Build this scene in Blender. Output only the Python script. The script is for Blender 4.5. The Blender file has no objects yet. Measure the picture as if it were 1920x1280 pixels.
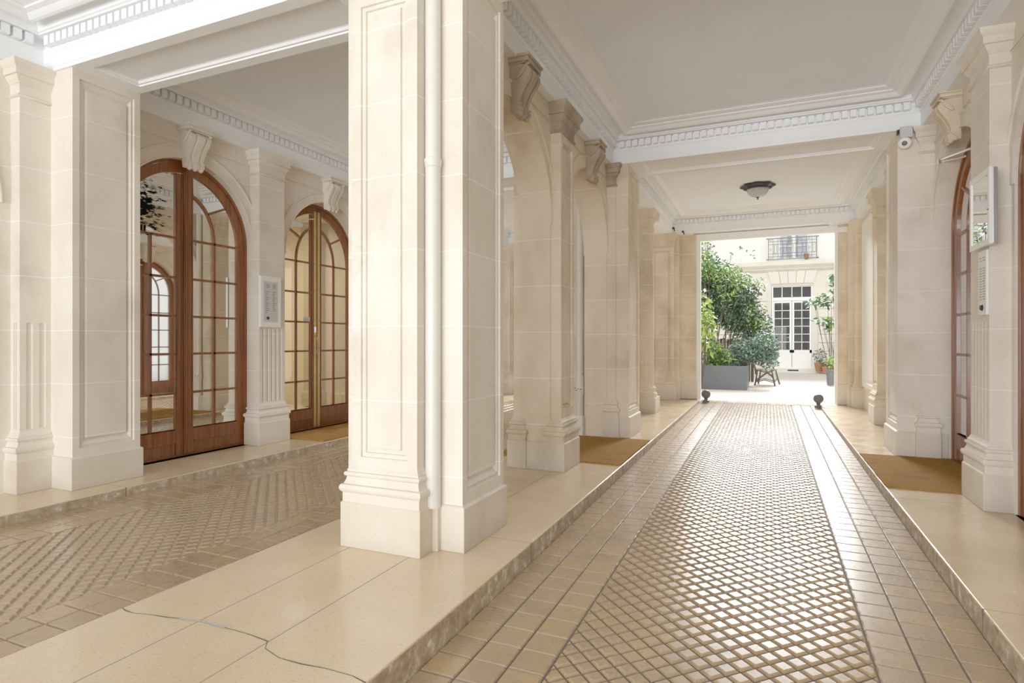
import bpy, bmesh, math, random
from mathutils import Vector, Matrix
random.seed(7)
C = bpy.context.scene.collection
PI = math.pi
R2 = math.sqrt(2)

# ------------------------------------------------------------------ materials
def mk(name):
    m = bpy.data.materials.new(name); m.use_nodes = True
    nt = m.node_tree
    return m, nt, nt.nodes, nt.links, nt.nodes['Principled BSDF']

def mixc(nt, fac, a, b, mode='MIX'):
    n = nt.nodes.new('ShaderNodeMix'); n.data_type = 'RGBA'; n.blend_type = mode
    for sock, v in ((n.inputs[0], fac), (n.inputs[6], a), (n.inputs[7], b)):
        if hasattr(v, 'default_value') or hasattr(v, 'links'):
            nt.links.new(v, sock)
        elif isinstance(v, (int, float)):
            sock.default_value = v
        else:
            sock.default_value = (*v, 1)
    return n.outputs[2]

def math_(nt, op, a, b=None, c=None):
    n = nt.nodes.new('ShaderNodeMath'); n.operation = op
    for i, v in enumerate((a, b, c)):
        if v is None: continue
        if isinstance(v, (int, float)): n.inputs[i].default_value = v
        else: nt.links.new(v, n.inputs[i])
    return n.outputs[0]

def noise(nt, vec, scale, detail=3, rough=.55):
    n = nt.nodes.new('ShaderNodeTexNoise'); n.inputs['Scale'].default_value = scale
    n.inputs['Detail'].default_value = detail; n.inputs['Roughness'].default_value = rough
    if vec is not None: nt.links.new(vec, n.inputs['Vector'])
    return n.outputs['Fac']

def ramp(nt, fac, stops):
    n = nt.nodes.new('ShaderNodeValToRGB'); e = n.color_ramp.elements
    while len(e) < len(stops): e.new(.5)
    for k, (p, c) in enumerate(stops):
        e[k].position = p; e[k].color = (c, c, c, 1) if isinstance(c, (int, float)) else (*c, 1)
    nt.links.new(fac, n.inputs[0])
    return n.outputs[0]

def pos(nt):
    return nt.nodes.new('ShaderNodeNewGeometry').outputs['Position']

def scaled(nt, vec, s):
    n = nt.nodes.new('ShaderNodeMapping'); n.inputs['Scale'].default_value = s
    nt.links.new(vec, n.inputs[0]); return n.outputs[0]

def bump(nt, b, h, strength=.3, dist=.01):
    n = nt.nodes.new('ShaderNodeBump'); n.inputs['Strength'].default_value = strength
    n.inputs['Distance'].default_value = dist
    nt.links.new(h, n.inputs['Height']); nt.links.new(n.outputs[0], b.inputs['Normal'])

def stone(name, base, stain, amt=.5, joints=True, rough=.62, low=None):
    m, nt, N, L, b = mk(name)
    p = pos(nt)
    n1 = noise(nt, scaled(nt, p, (1, 1, .5)), 2.2, 5)
    col = mixc(nt, ramp(nt, n1, [(.42, 0.), (.72, amt)]), base, stain)
    n0 = noise(nt, p, 1.1, 6, .62)
    col = mixc(nt, ramp(nt, n0, [(.52, 0.), (.66, amt * .8)]), col, tuple(c * .8 for c in stain))
    n2 = noise(nt, p, 60, 2)
    col = mixc(nt, ramp(nt, n2, [(.30, .18), (.42, 0.)]), col, tuple(c * .72 for c in stain))
    sep = N.new('ShaderNodeSeparateXYZ'); L.new(p, sep.inputs[0])
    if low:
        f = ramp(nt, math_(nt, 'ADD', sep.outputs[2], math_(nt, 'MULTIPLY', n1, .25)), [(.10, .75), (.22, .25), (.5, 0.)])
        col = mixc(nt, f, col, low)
    if joints:
        fz = math_(nt, 'FRACT', math_(nt, 'DIVIDE', math_(nt, 'ADD', sep.outputs[2], 4.51 - .44), .451))
        d = math_(nt, 'ABSOLUTE', math_(nt, 'SUBTRACT', fz, .5))
        j = math_(nt, 'MULTIPLY', math_(nt, 'GREATER_THAN', d, .4925), math_(nt, 'GREATER_THAN', sep.outputs[2], .3))
        j = math_(nt, 'MULTIPLY', j, .75)
        col = mixc(nt, j, col, (.93, .91, .87))
        # each course slightly its own tone
        w = N.new('ShaderNodeTexWhiteNoise'); w.noise_dimensions = '1D'
        L.new(math_(nt, 'FLOOR', math_(nt, 'DIVIDE', math_(nt, 'ADD', sep.outputs[2], 4.51 - .44), .451)), w.inputs['W'])
        col = mixc(nt, math_(nt, 'MULTIPLY', w.outputs[0], .10), col, stain)
    L.new(col, b.inputs['Base Color']); b.inputs['Roughness'].default_value = rough
    bump(nt, b, noise(nt, p, 90, 3), .12, .004)
    return m

M = {}
M['stone'] = stone('pale limestone', (.80, .735, .64), (.60, .51, .395), .55)
M['stone_plain'] = stone('pale limestone unjointed', (.79, .725, .63), (.60, .51, .395), .5, joints=False)
M['stone_warm'] = stone('warm limestone', (.80, .70, .54), (.57, .455, .30), .75)
M['stone_warm_plain'] = stone('warm limestone unjointed', (.78, .68, .52), (.53, .42, .275), .75, joints=False)
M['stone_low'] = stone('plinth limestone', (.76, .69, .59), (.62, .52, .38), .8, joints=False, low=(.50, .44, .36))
M['stone_old'] = stone('weathered carved stone', (.47, .38, .28), (.23, .17, .105), .9, joints=False)
M['stone_pale'] = stone('painted pale stone', (.86, .83, .76), (.74, .69, .6), .4, joints=False)

def plain(name, col, rough=.5, metal=0., spec=.5, coat=0., nz=0, nzamt=.2):
    m, nt, N, L, b = mk(name)
    b.inputs['Roughness'].default_value = rough; b.inputs['Metallic'].default_value = metal
    b.inputs['Coat Weight'].default_value = coat; b.inputs['Specular IOR Level'].default_value = spec
    if nz:
        p = pos(nt); n1 = noise(nt, p, nz, 4)
        L.new(mixc(nt, ramp(nt, n1, [(.35, 0.), (.75, 1.)]), col, tuple(c * (1 - nzamt) for c in col)), b.inputs['Base Color'])
    else:
        b.inputs['Base Color'].default_value = (*col, 1)
    return m

M['plaster'] = plain('white painted plaster', (.87, .895, .91), .55, nz=3, nzamt=.04)
M['ceiling'] = plain('flat ceiling paint', (.86, .925, .995), .7, nz=1.5, nzamt=.03)
M['pipe'] = plain('cream pipe paint', (.74, .72, .65), .35, nz=6, nzamt=.06)
M['steel'] = plain('brushed steel', (.68, .69, .70), .28, .9)
M['chrome'] = plain('polished chrome', (.85, .85, .86), .12, 1.)
M['grey_plate'] = plain('grey intercom plate', (.60, .62, .63), .35, .3)
M['white_paint'] = plain('white gloss paint', (.88, .88, .86), .3)
M['black'] = plain('black gloss', (.02, .02, .022), .12)
M['ink'] = plain('grey printed ink', (.22, .23, .24), .5)
M['paper'] = plain('white paper', (.87, .87, .85), .6)
M['iron'] = plain('dark wrought iron', (.05, .05, .055), .45, .6)
M['rail'] = plain('grey painted ironwork', (.16, .17, .18), .5, .3)
M['bollard'] = plain('worn grey cast iron', (.13, .14, .15), .5, .0, nz=20, nzamt=.3)
M['planter'] = plain('grey metal planter', (.10, .115, .13), .42, .2, nz=5, nzamt=.12)
M['wood_old'] = plain('weathered bench wood', (.40, .37, .32), .7, nz=14, nzamt=.3)
M['terracotta'] = plain('terracotta', (.46, .19, .10), .75, nz=18, nzamt=.25)
M['fence'] = plain('dark fence boards', (.07, .055, .045), .7, nz=12, nzamt=.3)
M['bark'] = plain('brown bark', (.12, .085, .06), .85, nz=20, nzamt=.4)
M['soil'] = plain('dark soil', (.05, .04, .03), .9, nz=30, nzamt=.4)
M['brass'] = plain('golden brass strip', (.62, .42, .17), .28, .55, nz=4, nzamt=.15)
M['grout_pale'] = plain('pale grey grout', (.52, .47, .40), .8, nz=12, nzamt=.35)
M['grout'] = plain('brown grout', (.16, .12, .085), .8, nz=12, nzamt=.35)
M['crack'] = plain('dark crack', (.12, .10, .085), .9)
M['joint'] = plain('brown slab joint', (.33, .26, .19), .9)
M['filler'] = plain('grey mortar filler', (.50, .52, .53), .85, nz=40, nzamt=.25)
M['facade'] = plain('cream facade render', (.86, .84, .79), .8, nz=1.2, nzamt=.06)
M['facade_low'] = plain('cream rusticated stone', (.76, .72, .63), .8, nz=1.5, nzamt=.1)
M['facade_dark'] = plain('shaded cornice underside', (.55, .50, .40), .8, nz=4, nzamt=.2)  # darker facade stone, shade below the cornice put into the colour
M['lobby'] = plain('cream lobby wall', (.80, .70, .50), .6, nz=1.5, nzamt=.1)
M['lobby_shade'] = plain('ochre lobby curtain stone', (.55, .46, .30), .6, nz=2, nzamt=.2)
M['dark_room'] = plain('dark interior', (.10, .10, .10), .8)
M['grey_room'] = plain('grey interior', (.42, .40, .38), .8)
M['lilac'] = plain('pale lilac curtain', (.62, .62, .72), .8)
M['stain'] = plain('grimy stone stain', (.45, .38, .30), .8, nz=14, nzamt=.4)

def wood():
    m, nt, N, L, b = mk('varnished brown wood')
    p = pos(nt)
    g = noise(nt, scaled(nt, p, (26, 26, 1.2)), 1.6, 6, .6)
    col = ramp(nt, g, [(.22, (.07, .017, .003)), (.5, (.235, .066, .013)), (.8, (.37, .12, .026))])
    L.new(col, b.inputs['Base Color']); b.inputs['Roughness'].default_value = .28
    b.inputs['Coat Weight'].default_value = .25; b.inputs['Coat Roughness'].default_value = .15
    return m
M['wood'] = wood()

def coir():
    m, nt, N, L, b = mk('brown coir matting')
    p = pos(nt)
    g = noise(nt, p, 160, 3, .7); g2 = noise(nt, p, 3.5, 4)
    c1 = ramp(nt, g, [(.3, (.20, .09, .015)), (.7, (.56, .30, .075))])
    L.new(mixc(nt, ramp(nt, g2, [(.55, 0.), (.75, .55)]), c1, (.12, .065, .02)), b.inputs['Base Color'])
    b.inputs['Roughness'].default_value = .95; b.inputs['Specular IOR Level'].default_value = .1
    bump(nt, b, g, .8, .01)
    return m
M['coir'] = coir()

def slab():
    m, nt, N, L, b = mk('polished limestone slab')
    p = pos(nt)
    n1 = noise(nt, p, 1.3, 4)
    col = mixc(nt, ramp(nt, n1, [(.35, 0.), (.7, 1.)]), (.75, .60, .405), (.64, .495, .31))
    f1 = noise(nt, scaled(nt, p, (1, 2.6, 1)), 42, 3, .6)
    col = mixc(nt, ramp(nt, f1, [(.60, 0.), (.66, .5)]), col, (.42, .30, .13))
    f2 = noise(nt, scaled(nt, p, (1.2, 2.6, 1)), 70, 3, .6)
    col = mixc(nt, ramp(nt, f2, [(.33, .65), (.38, 0.)]), col, (.33, .28, .22))
    L.new(col, b.inputs['Base Color'])
    L.new(ramp(nt, noise(nt, p, 5, 4), [(.3, .12), (.8, .32)]), b.inputs['Roughness'])
    b.inputs['Specular IOR Level'].default_value = .5
    return m
M['slab'] = slab()

def kerbface():
    m, nt, N, L, b = mk('stained kerb face')
    p = pos(nt)
    n1 = noise(nt, p, 16, 6, .7)
    L.new(ramp(nt, n1, [(.35, (.30, .21, .12)), (.55, (.46, .36, .24)), (.66, (.72, .66, .58))]), b.inputs['Base Color'])
    b.inputs['Roughness'].default_value = .7
    return m
M['kerb'] = kerbface()

def tile():
    m, nt, N, L, b = mk('glazed brown paving tile')
    p = pos(nt)
    a = N.new('ShaderNodeAttribute'); a.attribute_name = 'tone'
    n1 = noise(nt, p, 3, 3)
    v = math_(nt, 'ADD', math_(nt, 'MULTIPLY', a.outputs['Fac'], .28), math_(nt, 'MULTIPLY', n1, .72))
    L.new(ramp(nt, v, [(.2, (.30, .21, .12)), (.5, (.385, .265, .145)), (.8, (.46, .30, .14))]), b.inputs['Base Color'])
    L.new(ramp(nt, noise(nt, p, 14, 4), [(.3, .25), (.8, .33)]), b.inputs['Roughness'])
    b.inputs['Specular IOR Level'].default_value = .6
    b.inputs['Coat Weight'].default_value = .5; b.inputs['Coat Roughness'].default_value = .22; b.inputs['Coat IOR'].default_value = 1.6
    return m
M['tile'] = tile()

def court():
    m, nt, N, L, b = mk('pale pink courtyard pavers')
    p = pos(nt)
    br = N.new('ShaderNodeTexBrick'); L.new(p, br.inputs['Vector']); br.inputs['Scale'].default_value = 3.2
    br.inputs['Color1'].default_value = (.72, .64, .58, 1); br.inputs['Color2'].default_value = (.60, .53, .47, 1)
    br.inputs['Mortar'].default_value = (.42, .37, .33, 1); br.inputs['Mortar Size'].default_value = .035
    L.new(br.outputs[0], b.inputs['Base Color']); b.inputs['Roughness'].default_value = .6
    return m
M['court'] = court()

def glass(name='window glass', tint=(.95, .96, .96), boost=1.6):
    m, nt, N, L, b = mk(name)
    N.remove(b)
    out = N['Material Output']
    t = N.new('ShaderNodeBsdfTransparent'); t.inputs[0].default_value = (*tint, 1)
    g = N.new('ShaderNodeBsdfGlossy'); g.inputs['Roughness'].default_value = .01
    f = N.new('ShaderNodeFresnel'); f.inputs[0].default_value = 1.5
    mx = N.new('ShaderNodeMixShader')
    L.new(math_(nt, 'MINIMUM', math_(nt, 'MULTIPLY', f.outputs[0], boost), 1.), mx.inputs[0])
    L.new(t.outputs[0], mx.inputs[1]); L.new(g.outputs[0], mx.inputs[2]); L.new(mx.outputs[0], out.inputs[0])
    return m
M['glass'] = glass()
M['glass_dull'] = glass('dull courtyard glass', (.75, .78, .80), boost=.35)
M['glass_strong'] = glass('reflective door glass', boost=4.5)

def mirror(decay):
    m, nt, N, L, b = mk('old silvered mirror' + (' with black decay' if decay else ''))
    b.inputs['Metallic'].default_value = 1; b.inputs['Roughness'].default_value = .015
    b.inputs['Base Color'].default_value = (.86, .85, .80, 1)
    p = pos(nt)
    out = N['Material Output']
    k = N.new('ShaderNodeBsdfDiffuse'); k.inputs[0].default_value = (.012, .012, .012, 1)
    mx = N.new('ShaderNodeMixShader')
    if decay:
        s = N.new('ShaderNodeSeparateXYZ'); L.new(p, s.inputs[0])
        dy = math_(nt, 'DIVIDE', math_(nt, 'SUBTRACT', s.outputs[1], 4.06), .36)
        dz = math_(nt, 'DIVIDE', math_(nt, 'SUBTRACT', s.outputs[2], 2.64), .42)
        r = math_(nt, 'SQRT', math_(nt, 'ADD', math_(nt, 'MULTIPLY', dy, dy), math_(nt, 'MULTIPLY', dz, dz)))
        blob = ramp(nt, r, [(.0, .27), (.75, .10), (1., 0.)])
        n1 = noise(nt, scaled(nt, p, (1, 5, 16)), 1.6, 8, .72)
        f = ramp(nt, math_(nt, 'ADD', n1, blob), [(.66, 0.), (.70, 1.)])
    else:
        n1 = noise(nt, p, 17, 4, .6)
        f = ramp(nt, n1, [(.74, 0.), (.76, 1.)])
    L.new(f, mx.inputs[0]); L.new(b.outputs[0], mx.inputs[1]); L.new(k.outputs[0], mx.inputs[2])
    L.new(mx.outputs[0], out.inputs[0])
    return m
M['mirror'] = mirror(False); M['mirror_decay'] = mirror(True)

def leafmat(name, c1, c2):
    m, nt, N, L, b = mk(name)
    p = pos(nt)
    w = noise(nt, p, 11, 2)
    L.new(mixc(nt, ramp(nt, w, [(.35, 0.), (.65, 1.)]), c1, c2), b.inputs['Base Color'])
    b.inputs['Roughness'].default_value = .42
    b.inputs['Transmission Weight'].default_value = 0
    return m
M['leaf_dark'] = leafmat('dark green leaves', (.018, .042, .02), (.05, .10, .035))
M['leaf_mid'] = leafmat('mid green leaves', (.06, .14, .03), (.15, .26, .05))
M['leaf_lime'] = leafmat('lime green leaves', (.20, .33, .04), (.40, .50, .10))
M['leaf_grey'] = leafmat('blue green leaves', (.06, .12, .10), (.15, .23, .18))

# ------------------------------------------------------------------ mesh helpers
WL = {}
class MB:
    def __init__(s): s.v = []; s.f = []; s.m = []; s.tone = None; s.t = []
    def add(s, vs, fs, mi=0, tone=0.5):
        o = len(s.v); s.v += [tuple(v) for v in vs]
        for f in fs: s.f.append([i + o for i in f]); s.m.append(mi); s.t.append(tone)
    def box(s, x0, x1, y0, y1, z0, z1, mi=0, fn=None):
        vs = [(x, y, z) for z in (z0, z1) for y in (y0, y1) for x in (x0, x1)]
        if fn: vs = [fn(*v) for v in vs]
        s.add(vs, [(0, 1, 3, 2), (4, 6, 7, 5), (0, 4, 5, 1), (2, 3, 7, 6), (0, 2, 6, 4), (1, 5, 7, 3)], mi)
    def rings(s, loops, mi=0, cap0=True, cap1=True):
        n = len(loops[0]); vs = [p for l in loops for p in l]; fs = []
        for k in range(len(loops) - 1):
            for i in range(n):
                j = (i + 1) % n
                fs.append((k * n + i, k * n + j, (k + 1) * n + j, (k + 1) * n + i))
        if cap0: fs.append(tuple(range(n)))
        if cap1: fs.append(tuple((len(loops) - 1) * n + i for i in range(n)))
        s.add(vs, fs, mi)
    def stack(s, rect, prof, k=(1, 1, 1, 1), mi=0, cap0=True, cap1=True):
        x0, x1, y0, y1 = rect
        s.rings([[(x0 - p * k[0], y0 - p * k[2], z), (x1 + p * k[1], y0 - p * k[2], z),
                  (x1 + p * k[1], y1 + p * k[3], z), (x0 - p * k[0], y1 + p * k[3], z)] for p, z in prof], mi, cap0, cap1)
    def lathe(s, prof, cx, cy, n=24, mi=0, axis='z', rmod=None):
        loops = []
        for r, z in prof:
            l = []
            for i in range(n):
                a = 2 * PI * i / n; rr = r * (rmod(a) if rmod else 1)
                l.append((cx + rr * math.cos(a), cy + rr * math.sin(a), z))
            loops.append(l)
        s.rings(loops, mi)
    def tube(s, pts, r, n=8, mi=0, r1=None, closed=False):
        pts = [Vector(p) for p in pts]; loops = []
        m = len(pts)
        for i, p in enumerate(pts):
            if closed: t = pts[(i + 1) % m] - pts[i - 1]
            else: t = pts[min(i + 1, m - 1)] - pts[max(i - 1, 0)]
            t.normalize()
            up = Vector((0, 0, 1)) if abs(t.z) < .9 else Vector((1, 0, 0))
            a = t.cross(up).normalized(); b = t.cross(a)
            rr = r if r1 is None else r + (r1 - r) * i / (m - 1)
            loops.append([tuple(p + a * rr * math.cos(2 * PI * q / n) + b * rr * math.sin(2 * PI * q / n)) for q in range(n)])
        if closed: loops.append(loops[0]); s.rings(loops, mi, False, False)
        else: s.rings(loops, mi)
    def sphere(s, c, r, mi=0, n=16, m=10, sz=1.):
        s.lathe([(max(r * math.sin(PI * k / m), 1e-4), c[2] - sz * r * math.cos(PI * k / m)) for k in range(m + 1)], c[0], c[1], n, mi)

def build(name, mb, mats, parent=None, bevel=0, smooth=False, at=None):
    if not isinstance(mats, (list, tuple)): mats = [mats]
    off = WL[parent.name] if parent is not None else (Vector(at) if at else Vector((0, 0, 0)))
    me = bpy.data.meshes.new(name)
    me.from_pydata([(v[0] - off.x, v[1] - off.y, v[2] - off.z) for v in mb.v], [], mb.f)
    for m in mats: me.materials.append(m)
    me.polygons.foreach_set('material_index', mb.m)
    if any(t != .5 for t in mb.t):
        at_ = me.attributes.new('tone', 'FLOAT', 'FACE'); at_.data.foreach_set('value', mb.t)
    if not name.startswith(('foliage', 'tile', 'floor')):
        bm = bmesh.new(); bm.from_mesh(me); bmesh.ops.recalc_face_normals(bm, faces=bm.faces); bm.to_mesh(me); bm.free()
    if smooth:
        me.polygons.foreach_set('use_smooth', [True] * len(me.polygons))
        try: me.set_sharp_from_angle(angle=math.radians(38))
        except Exception: pass
    me.update()
    o = bpy.data.objects.new(name, me); C.objects.link(o)
    if parent is not None: o.parent = parent; WL[o.name] = off.copy()
    else: o.location = off; WL[o.name] = off.copy()
    if bevel:
        b = o.modifiers.new('bevel', 'BEVEL'); b.width = bevel; b.segments = 2; b.limit_method = 'ANGLE'; b.angle_limit = math.radians(50)
    return o

def tag(o, label, cat=None, group=None, kind=None):
    o['label'] = label
    if cat: o['category'] = cat
    if group: o['group'] = group
    if kind: o['kind'] = kind
    return o

def thing(name, label, cat, loc, group=None, kind=None):
    o = bpy.data.objects.new(name, None); C.objects.link(o); o.location = loc; o.empty_display_size = .1
    WL[o.name] = Vector(loc)
    return tag(o, label, cat, group, kind)

def struct(o, label=None, cat=None):
    o['kind'] = 'structure'
    if label: o['label'] = label
    if cat: o['category'] = cat
    return o

# local wall frames: (u along Y, n out into the passage, z)
def wl(X): return lambda u, n, z: (X + n, u, z)
def wr(X): return lambda u, n, z: (X - n, u, z)
def fy(Y): return lambda u, n, z: (u, Y - n, z)      # faces the camera (-Y)
def fyb(Y): return lambda u, n, z: (u, Y + n, z)

def panel_face(mb, fn, u0, u1, z0, z1, rects, mi=0):
    """rects: list of (inset_u, inset_bottom, inset_top, n) nested loops starting from the face"""
    loops = []
    for iu, ib, it, n in rects:
        loops.append([fn(u0 + iu, n, z0 + ib), fn(u1 - iu, n, z0 + ib), fn(u1 - iu, n, z1 - it), fn(u0 + iu, n, z1 - it)])
    mb.rings(loops, mi, cap0=False, cap1=True)

def arc_band(mb, fn, c, S, r0, r1, a0, a1, n0, n1, N=24, mi=0, ky=1.):
    loops = []
    for i in range(N + 1):
        a = a0 + (a1 - a0) * i / N
        loops.append([fn(c + r * math.cos(a), n, S + ky * r * math.sin(a)) for r, n in ((r0, n0), (r0, n1), (r1, n1), (r1, n0))])
    mb.rings(loops, mi)

def arch_wall(mb, fn, u0, u1, z0, z1, arches, th, mi=0, N=28):
    """arches: (centre, R, spring, bottom)"""
    arches = sorted(arches); cur = u0
    for c, R, S, zb in arches:
        mb.box(cur, c - R, -th, 0, z0, z1, mi, fn)
        if zb > z0: mb.box(c - R, c + R, -th, 0, z0, zb, mi, fn)
        for i in range(N):
            a0 = PI - PI * i / N; a1 = PI - PI * (i + 1) / N
            ua, ub = c + R * math.cos(a0), c + R * math.cos(a1)
            za, zb_ = S + R * math.sin(a0), S + R * math.sin(a1)
            vs = [fn(ua, 0, za), fn(ub, 0, zb_), fn(ub, 0, z1), fn(ua, 0, z1), fn(ua, -th, za), fn(ub, -th, zb_), fn(ub, -th, z1), fn(ua, -th, z1)]
            mb.add(vs, [(0, 1, 2, 3), (4, 7, 6, 5), (0, 4, 5, 1), (2, 6, 7, 3)], mi)
        cur = c + R
    mb.box(cur, u1, -th, 0, z0, z1, mi, fn)

def archivolt(name, fn, c, R, S, mat, parent):
    mb = MB()
    prof = [(R, -.002), (R, .016), (R + .012, .02), (R + .018, .012), (R + .112, .012), (R + .118, .022), (R + .128, .026), (R + .138, .022), (R + .142, -.002)]
    N = 40; loops = []
    for i in range(N + 1):
        a = PI * i / N
        loops.append([fn(c + r * math.cos(a), n, S + r * math.sin(a)) for r, n in prof])
    mb.rings(loops)
    return build(name, mb, mat, parent, smooth=True)

# ------------------------------------------------------------------ key dimensions
XL, XIL, XIR, XR = -5.78, -2.24, -1.94, 1.63          # wall faces
KL, K1, K2, KR = -5.05, -2.785, -1.352, .92            # kerb edges
A1, A2, AR, AS = 4.52, 6.69, .83, 2.39                # arches in the double bay
ZT = 3.55; ZC = 3.93

def zr(y): return -.15 + .0095 * y
def zl(y): return -.085 + .003 * y

# ------------------------------------------------------------------ floors
def clip(poly, ax, lim, keep_less):
    out = []
    for i in range(len(poly)):
        a, b = poly[i], poly[(i + 1) % len(poly)]
        da = (lim - a[ax]) if keep_less else (a[ax] - lim); db = (lim - b[ax]) if keep_less else (b[ax] - lim)
        if da >= 0: out.append(a)
        if (da >= 0) != (db >= 0):
            t = da / (da - db); out.append((a[0] + (b[0] - a[0]) * t, a[1] + (b[1] - a[1]) * t))
    return out

def area(p): return abs(sum(p[i][0] * p[(i + 1) % len(p)][1] - p[(i + 1) % len(p)][0] * p[i][1] for i in range(len(p)))) / 2

def paver(mb, poly, zf, gap, slope, depth, tone, tilt=.0035):
    cx = sum(p[0] for p in poly) / len(poly); cy = sum(p[1] for p in poly) / len(poly)
    rr = math.sqrt(area(poly)) / 2
    if rr < .008: return
    def ins(d): k = max(1 - d / rr, .1); return [(cx + (x - cx) * k, cy + (y - cy) * k) for x, y in poly]
    l0 = [(x, y, zf(y) - depth) for x, y in ins(gap)]
    tx, ty = random.uniform(-tilt, tilt), random.uniform(-tilt, tilt)
    l1 = [(x, y, zf(y) + (x - cx) * tx + (y - cy) * ty) for x, y in ins(gap + slope)]
    n = len(poly); vs = l0 + l1
    fs = [(i, (i + 1) % n, n + (i + 1) % n, n + i) for i in range(n)] + [tuple(range(n, 2 * n))]
    mb.add(vs, fs, 0, tone)

def ccw(p):
    s = sum(p[i][0] * p[(i + 1) % len(p)][1] - p[(i + 1) % len(p)][0] * p[i][1] for i in range(len(p)))
    return p if s > 0 else p[::-1]

def road(label, x0, xa, xb, x1, zf, phase, gm='grout'):
    mb = MB()
    mb.add([(x0 - .03, -3.5, zf(-3.5) - .009), (x1 + .03, -3.5, zf(-3.5) - .009), (x1 + .03, 13.35, zf(13.35) - .009), (x0 - .03, 13.35, zf(13.35) - .009)], [(0, 1, 2, 3)], 1, .51)
    ys = -.6; p = .160
    for (a, b) in ((x0, xa), (xb, x1)):
        w = (b - a) / 3
        k = 0
        while ys + k * p < 13.1:
            for j in range(3):
                y = ys + k * p + phase
                poly = [(a + j * w, y), (a + (j + 1) * w, y), (a + (j + 1) * w, y + p), (a + j * w, y + p)]
                paver(mb, poly, zf, .0035, .005, .007, random.random())
            k += 1
    q = .110 / R2; cx = (xa + xb) / 2
    n = int(18 / q)
    for i in range(-n, n):
        for j in range(-n, n):
            u, v = i * q, j * q
            c = [(u, v), (u + q, v), (u + q, v + q), (u, v + q)]
            poly = [(cx + (a - b) / R2, (a + b) / R2 + phase) for a, b in c]
            if max(t[0] for t in poly) < xa or min(t[0] for t in poly) > xb or max(t[1] for t in poly) < -.6 or min(t[1] for t in poly) > 13.1: continue
            poly = clip(poly, 0, xa + .002, False); poly = clip(poly, 0, xb - .002, True) if len(poly) > 2 else poly
            if len(poly) < 3: continue
            poly = clip(poly, 1, 13.1, True)
            if len(poly) < 3: continue
            paver(mb, ccw(poly), zf, .003, .0115, .009, (random.random() * .3 + .35), .004)
    return struct(build('floor', mb, [M['tile'], M[gm]]), label, 'floor')

road('glazed tile carriageway of the right-hand passage with a diamond centre strip', K2, -.848, .415, KR, zr, 0)
road('glazed tile carriageway of the left-hand passage with a diamond centre strip', KL, -4.54, -3.295, K1, zl, .03, 'grout_pale')

# courtyard ground
mb = MB(); mb.add([(-9, 13.05, -.02), (9, 13.05, -.02), (9, 40, -.005), (-9, 40, -.005)], [(0, 1, 2, 3)])
for i in range(16):
    x = -1.33 + i * .141
    mb.box(x + .004, x + .137, 13.11, 13.36, -.03, -.012, 1)
struct(build('ground', mb, [M['court'], M['slab']]), 'pale pink paved courtyard floor beyond the passage', 'paving')
# unseen street ground behind, coloured pale to bounce light up to the ceiling
mb = MB(); mb.add([(-9, -14, -.16), (9, -14, -.16), (9, -3.4, -.16), (-9, -3.4, -.16)], [(0, 1, 2, 3)])
struct(build('ground', mb, M['facade']), 'unseen pale street paving at the street side of the passage', 'paving')

def pavement(x0, x1, label, kerbs, longj, transj):
    root = thing('pavement', label, 'pavement', ((x0 + x1) / 2, 5, 0), kind='structure')
    mb = MB(); mb.box(x0, x1, -3.5, 13.15, -.03, 0); build('slab', mb, M['slab'], root, bevel=.006)
    for xk, s in kerbs:
        mk_ = MB(); a, b = (xk - .03, xk + .001) if s > 0 else (xk - .001, xk + .03)
        mk_.box(a, b, -3.5, 13.12, -.19, -.008); build('kerb_face', mk_, M['kerb'], root)
    mj = MB()
    for x in longj: mj.box(x - .0022, x + .0022, -3.4, 13.1, -.01, .0007)
    for y, a, b in transj:
        mj.box(a, b, y - .0022, y + .0022, -.01, .0007)
    build('slab_joint', mj, M['joint'], root)
    mj = MB()
    for y, a, b in transj:
        for xk, s in kerbs:
            if abs(a - xk) < .02 or abs(b - xk) < .02: mj.box(xk - .002, xk + .002, y - .003, y + .003, -.12, .0006)
    if mj.v: build('kerb_joint', mj, M['crack'], root)
    return root

isl = pavement(K1, K2, 'pale polished stone pavement island under the central pillar', [(K2, 1), (K1, -1)], [-2.335, -1.91],
               [(3.40, -1.67, K2), (5.9, -1.80, K2), (7.78, -1.64, K2), (10.0, K1, K2)])
pavement(KR, XR + .4, 'pale polished stone pavement along the right wall', [(KR, -1)], [], [(3.405, KR, 1.63), (5.55, KR, 1.46), (9.6, KR, 1.6)])
pavement(XL - .35, KL, 'pale polished stone pavement below the mirrored door', [(KL, 1)], [], [(3.31, -5.33, KL), (5.44, -5.55, KL), (8.3, -5.5, KL)])
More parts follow.
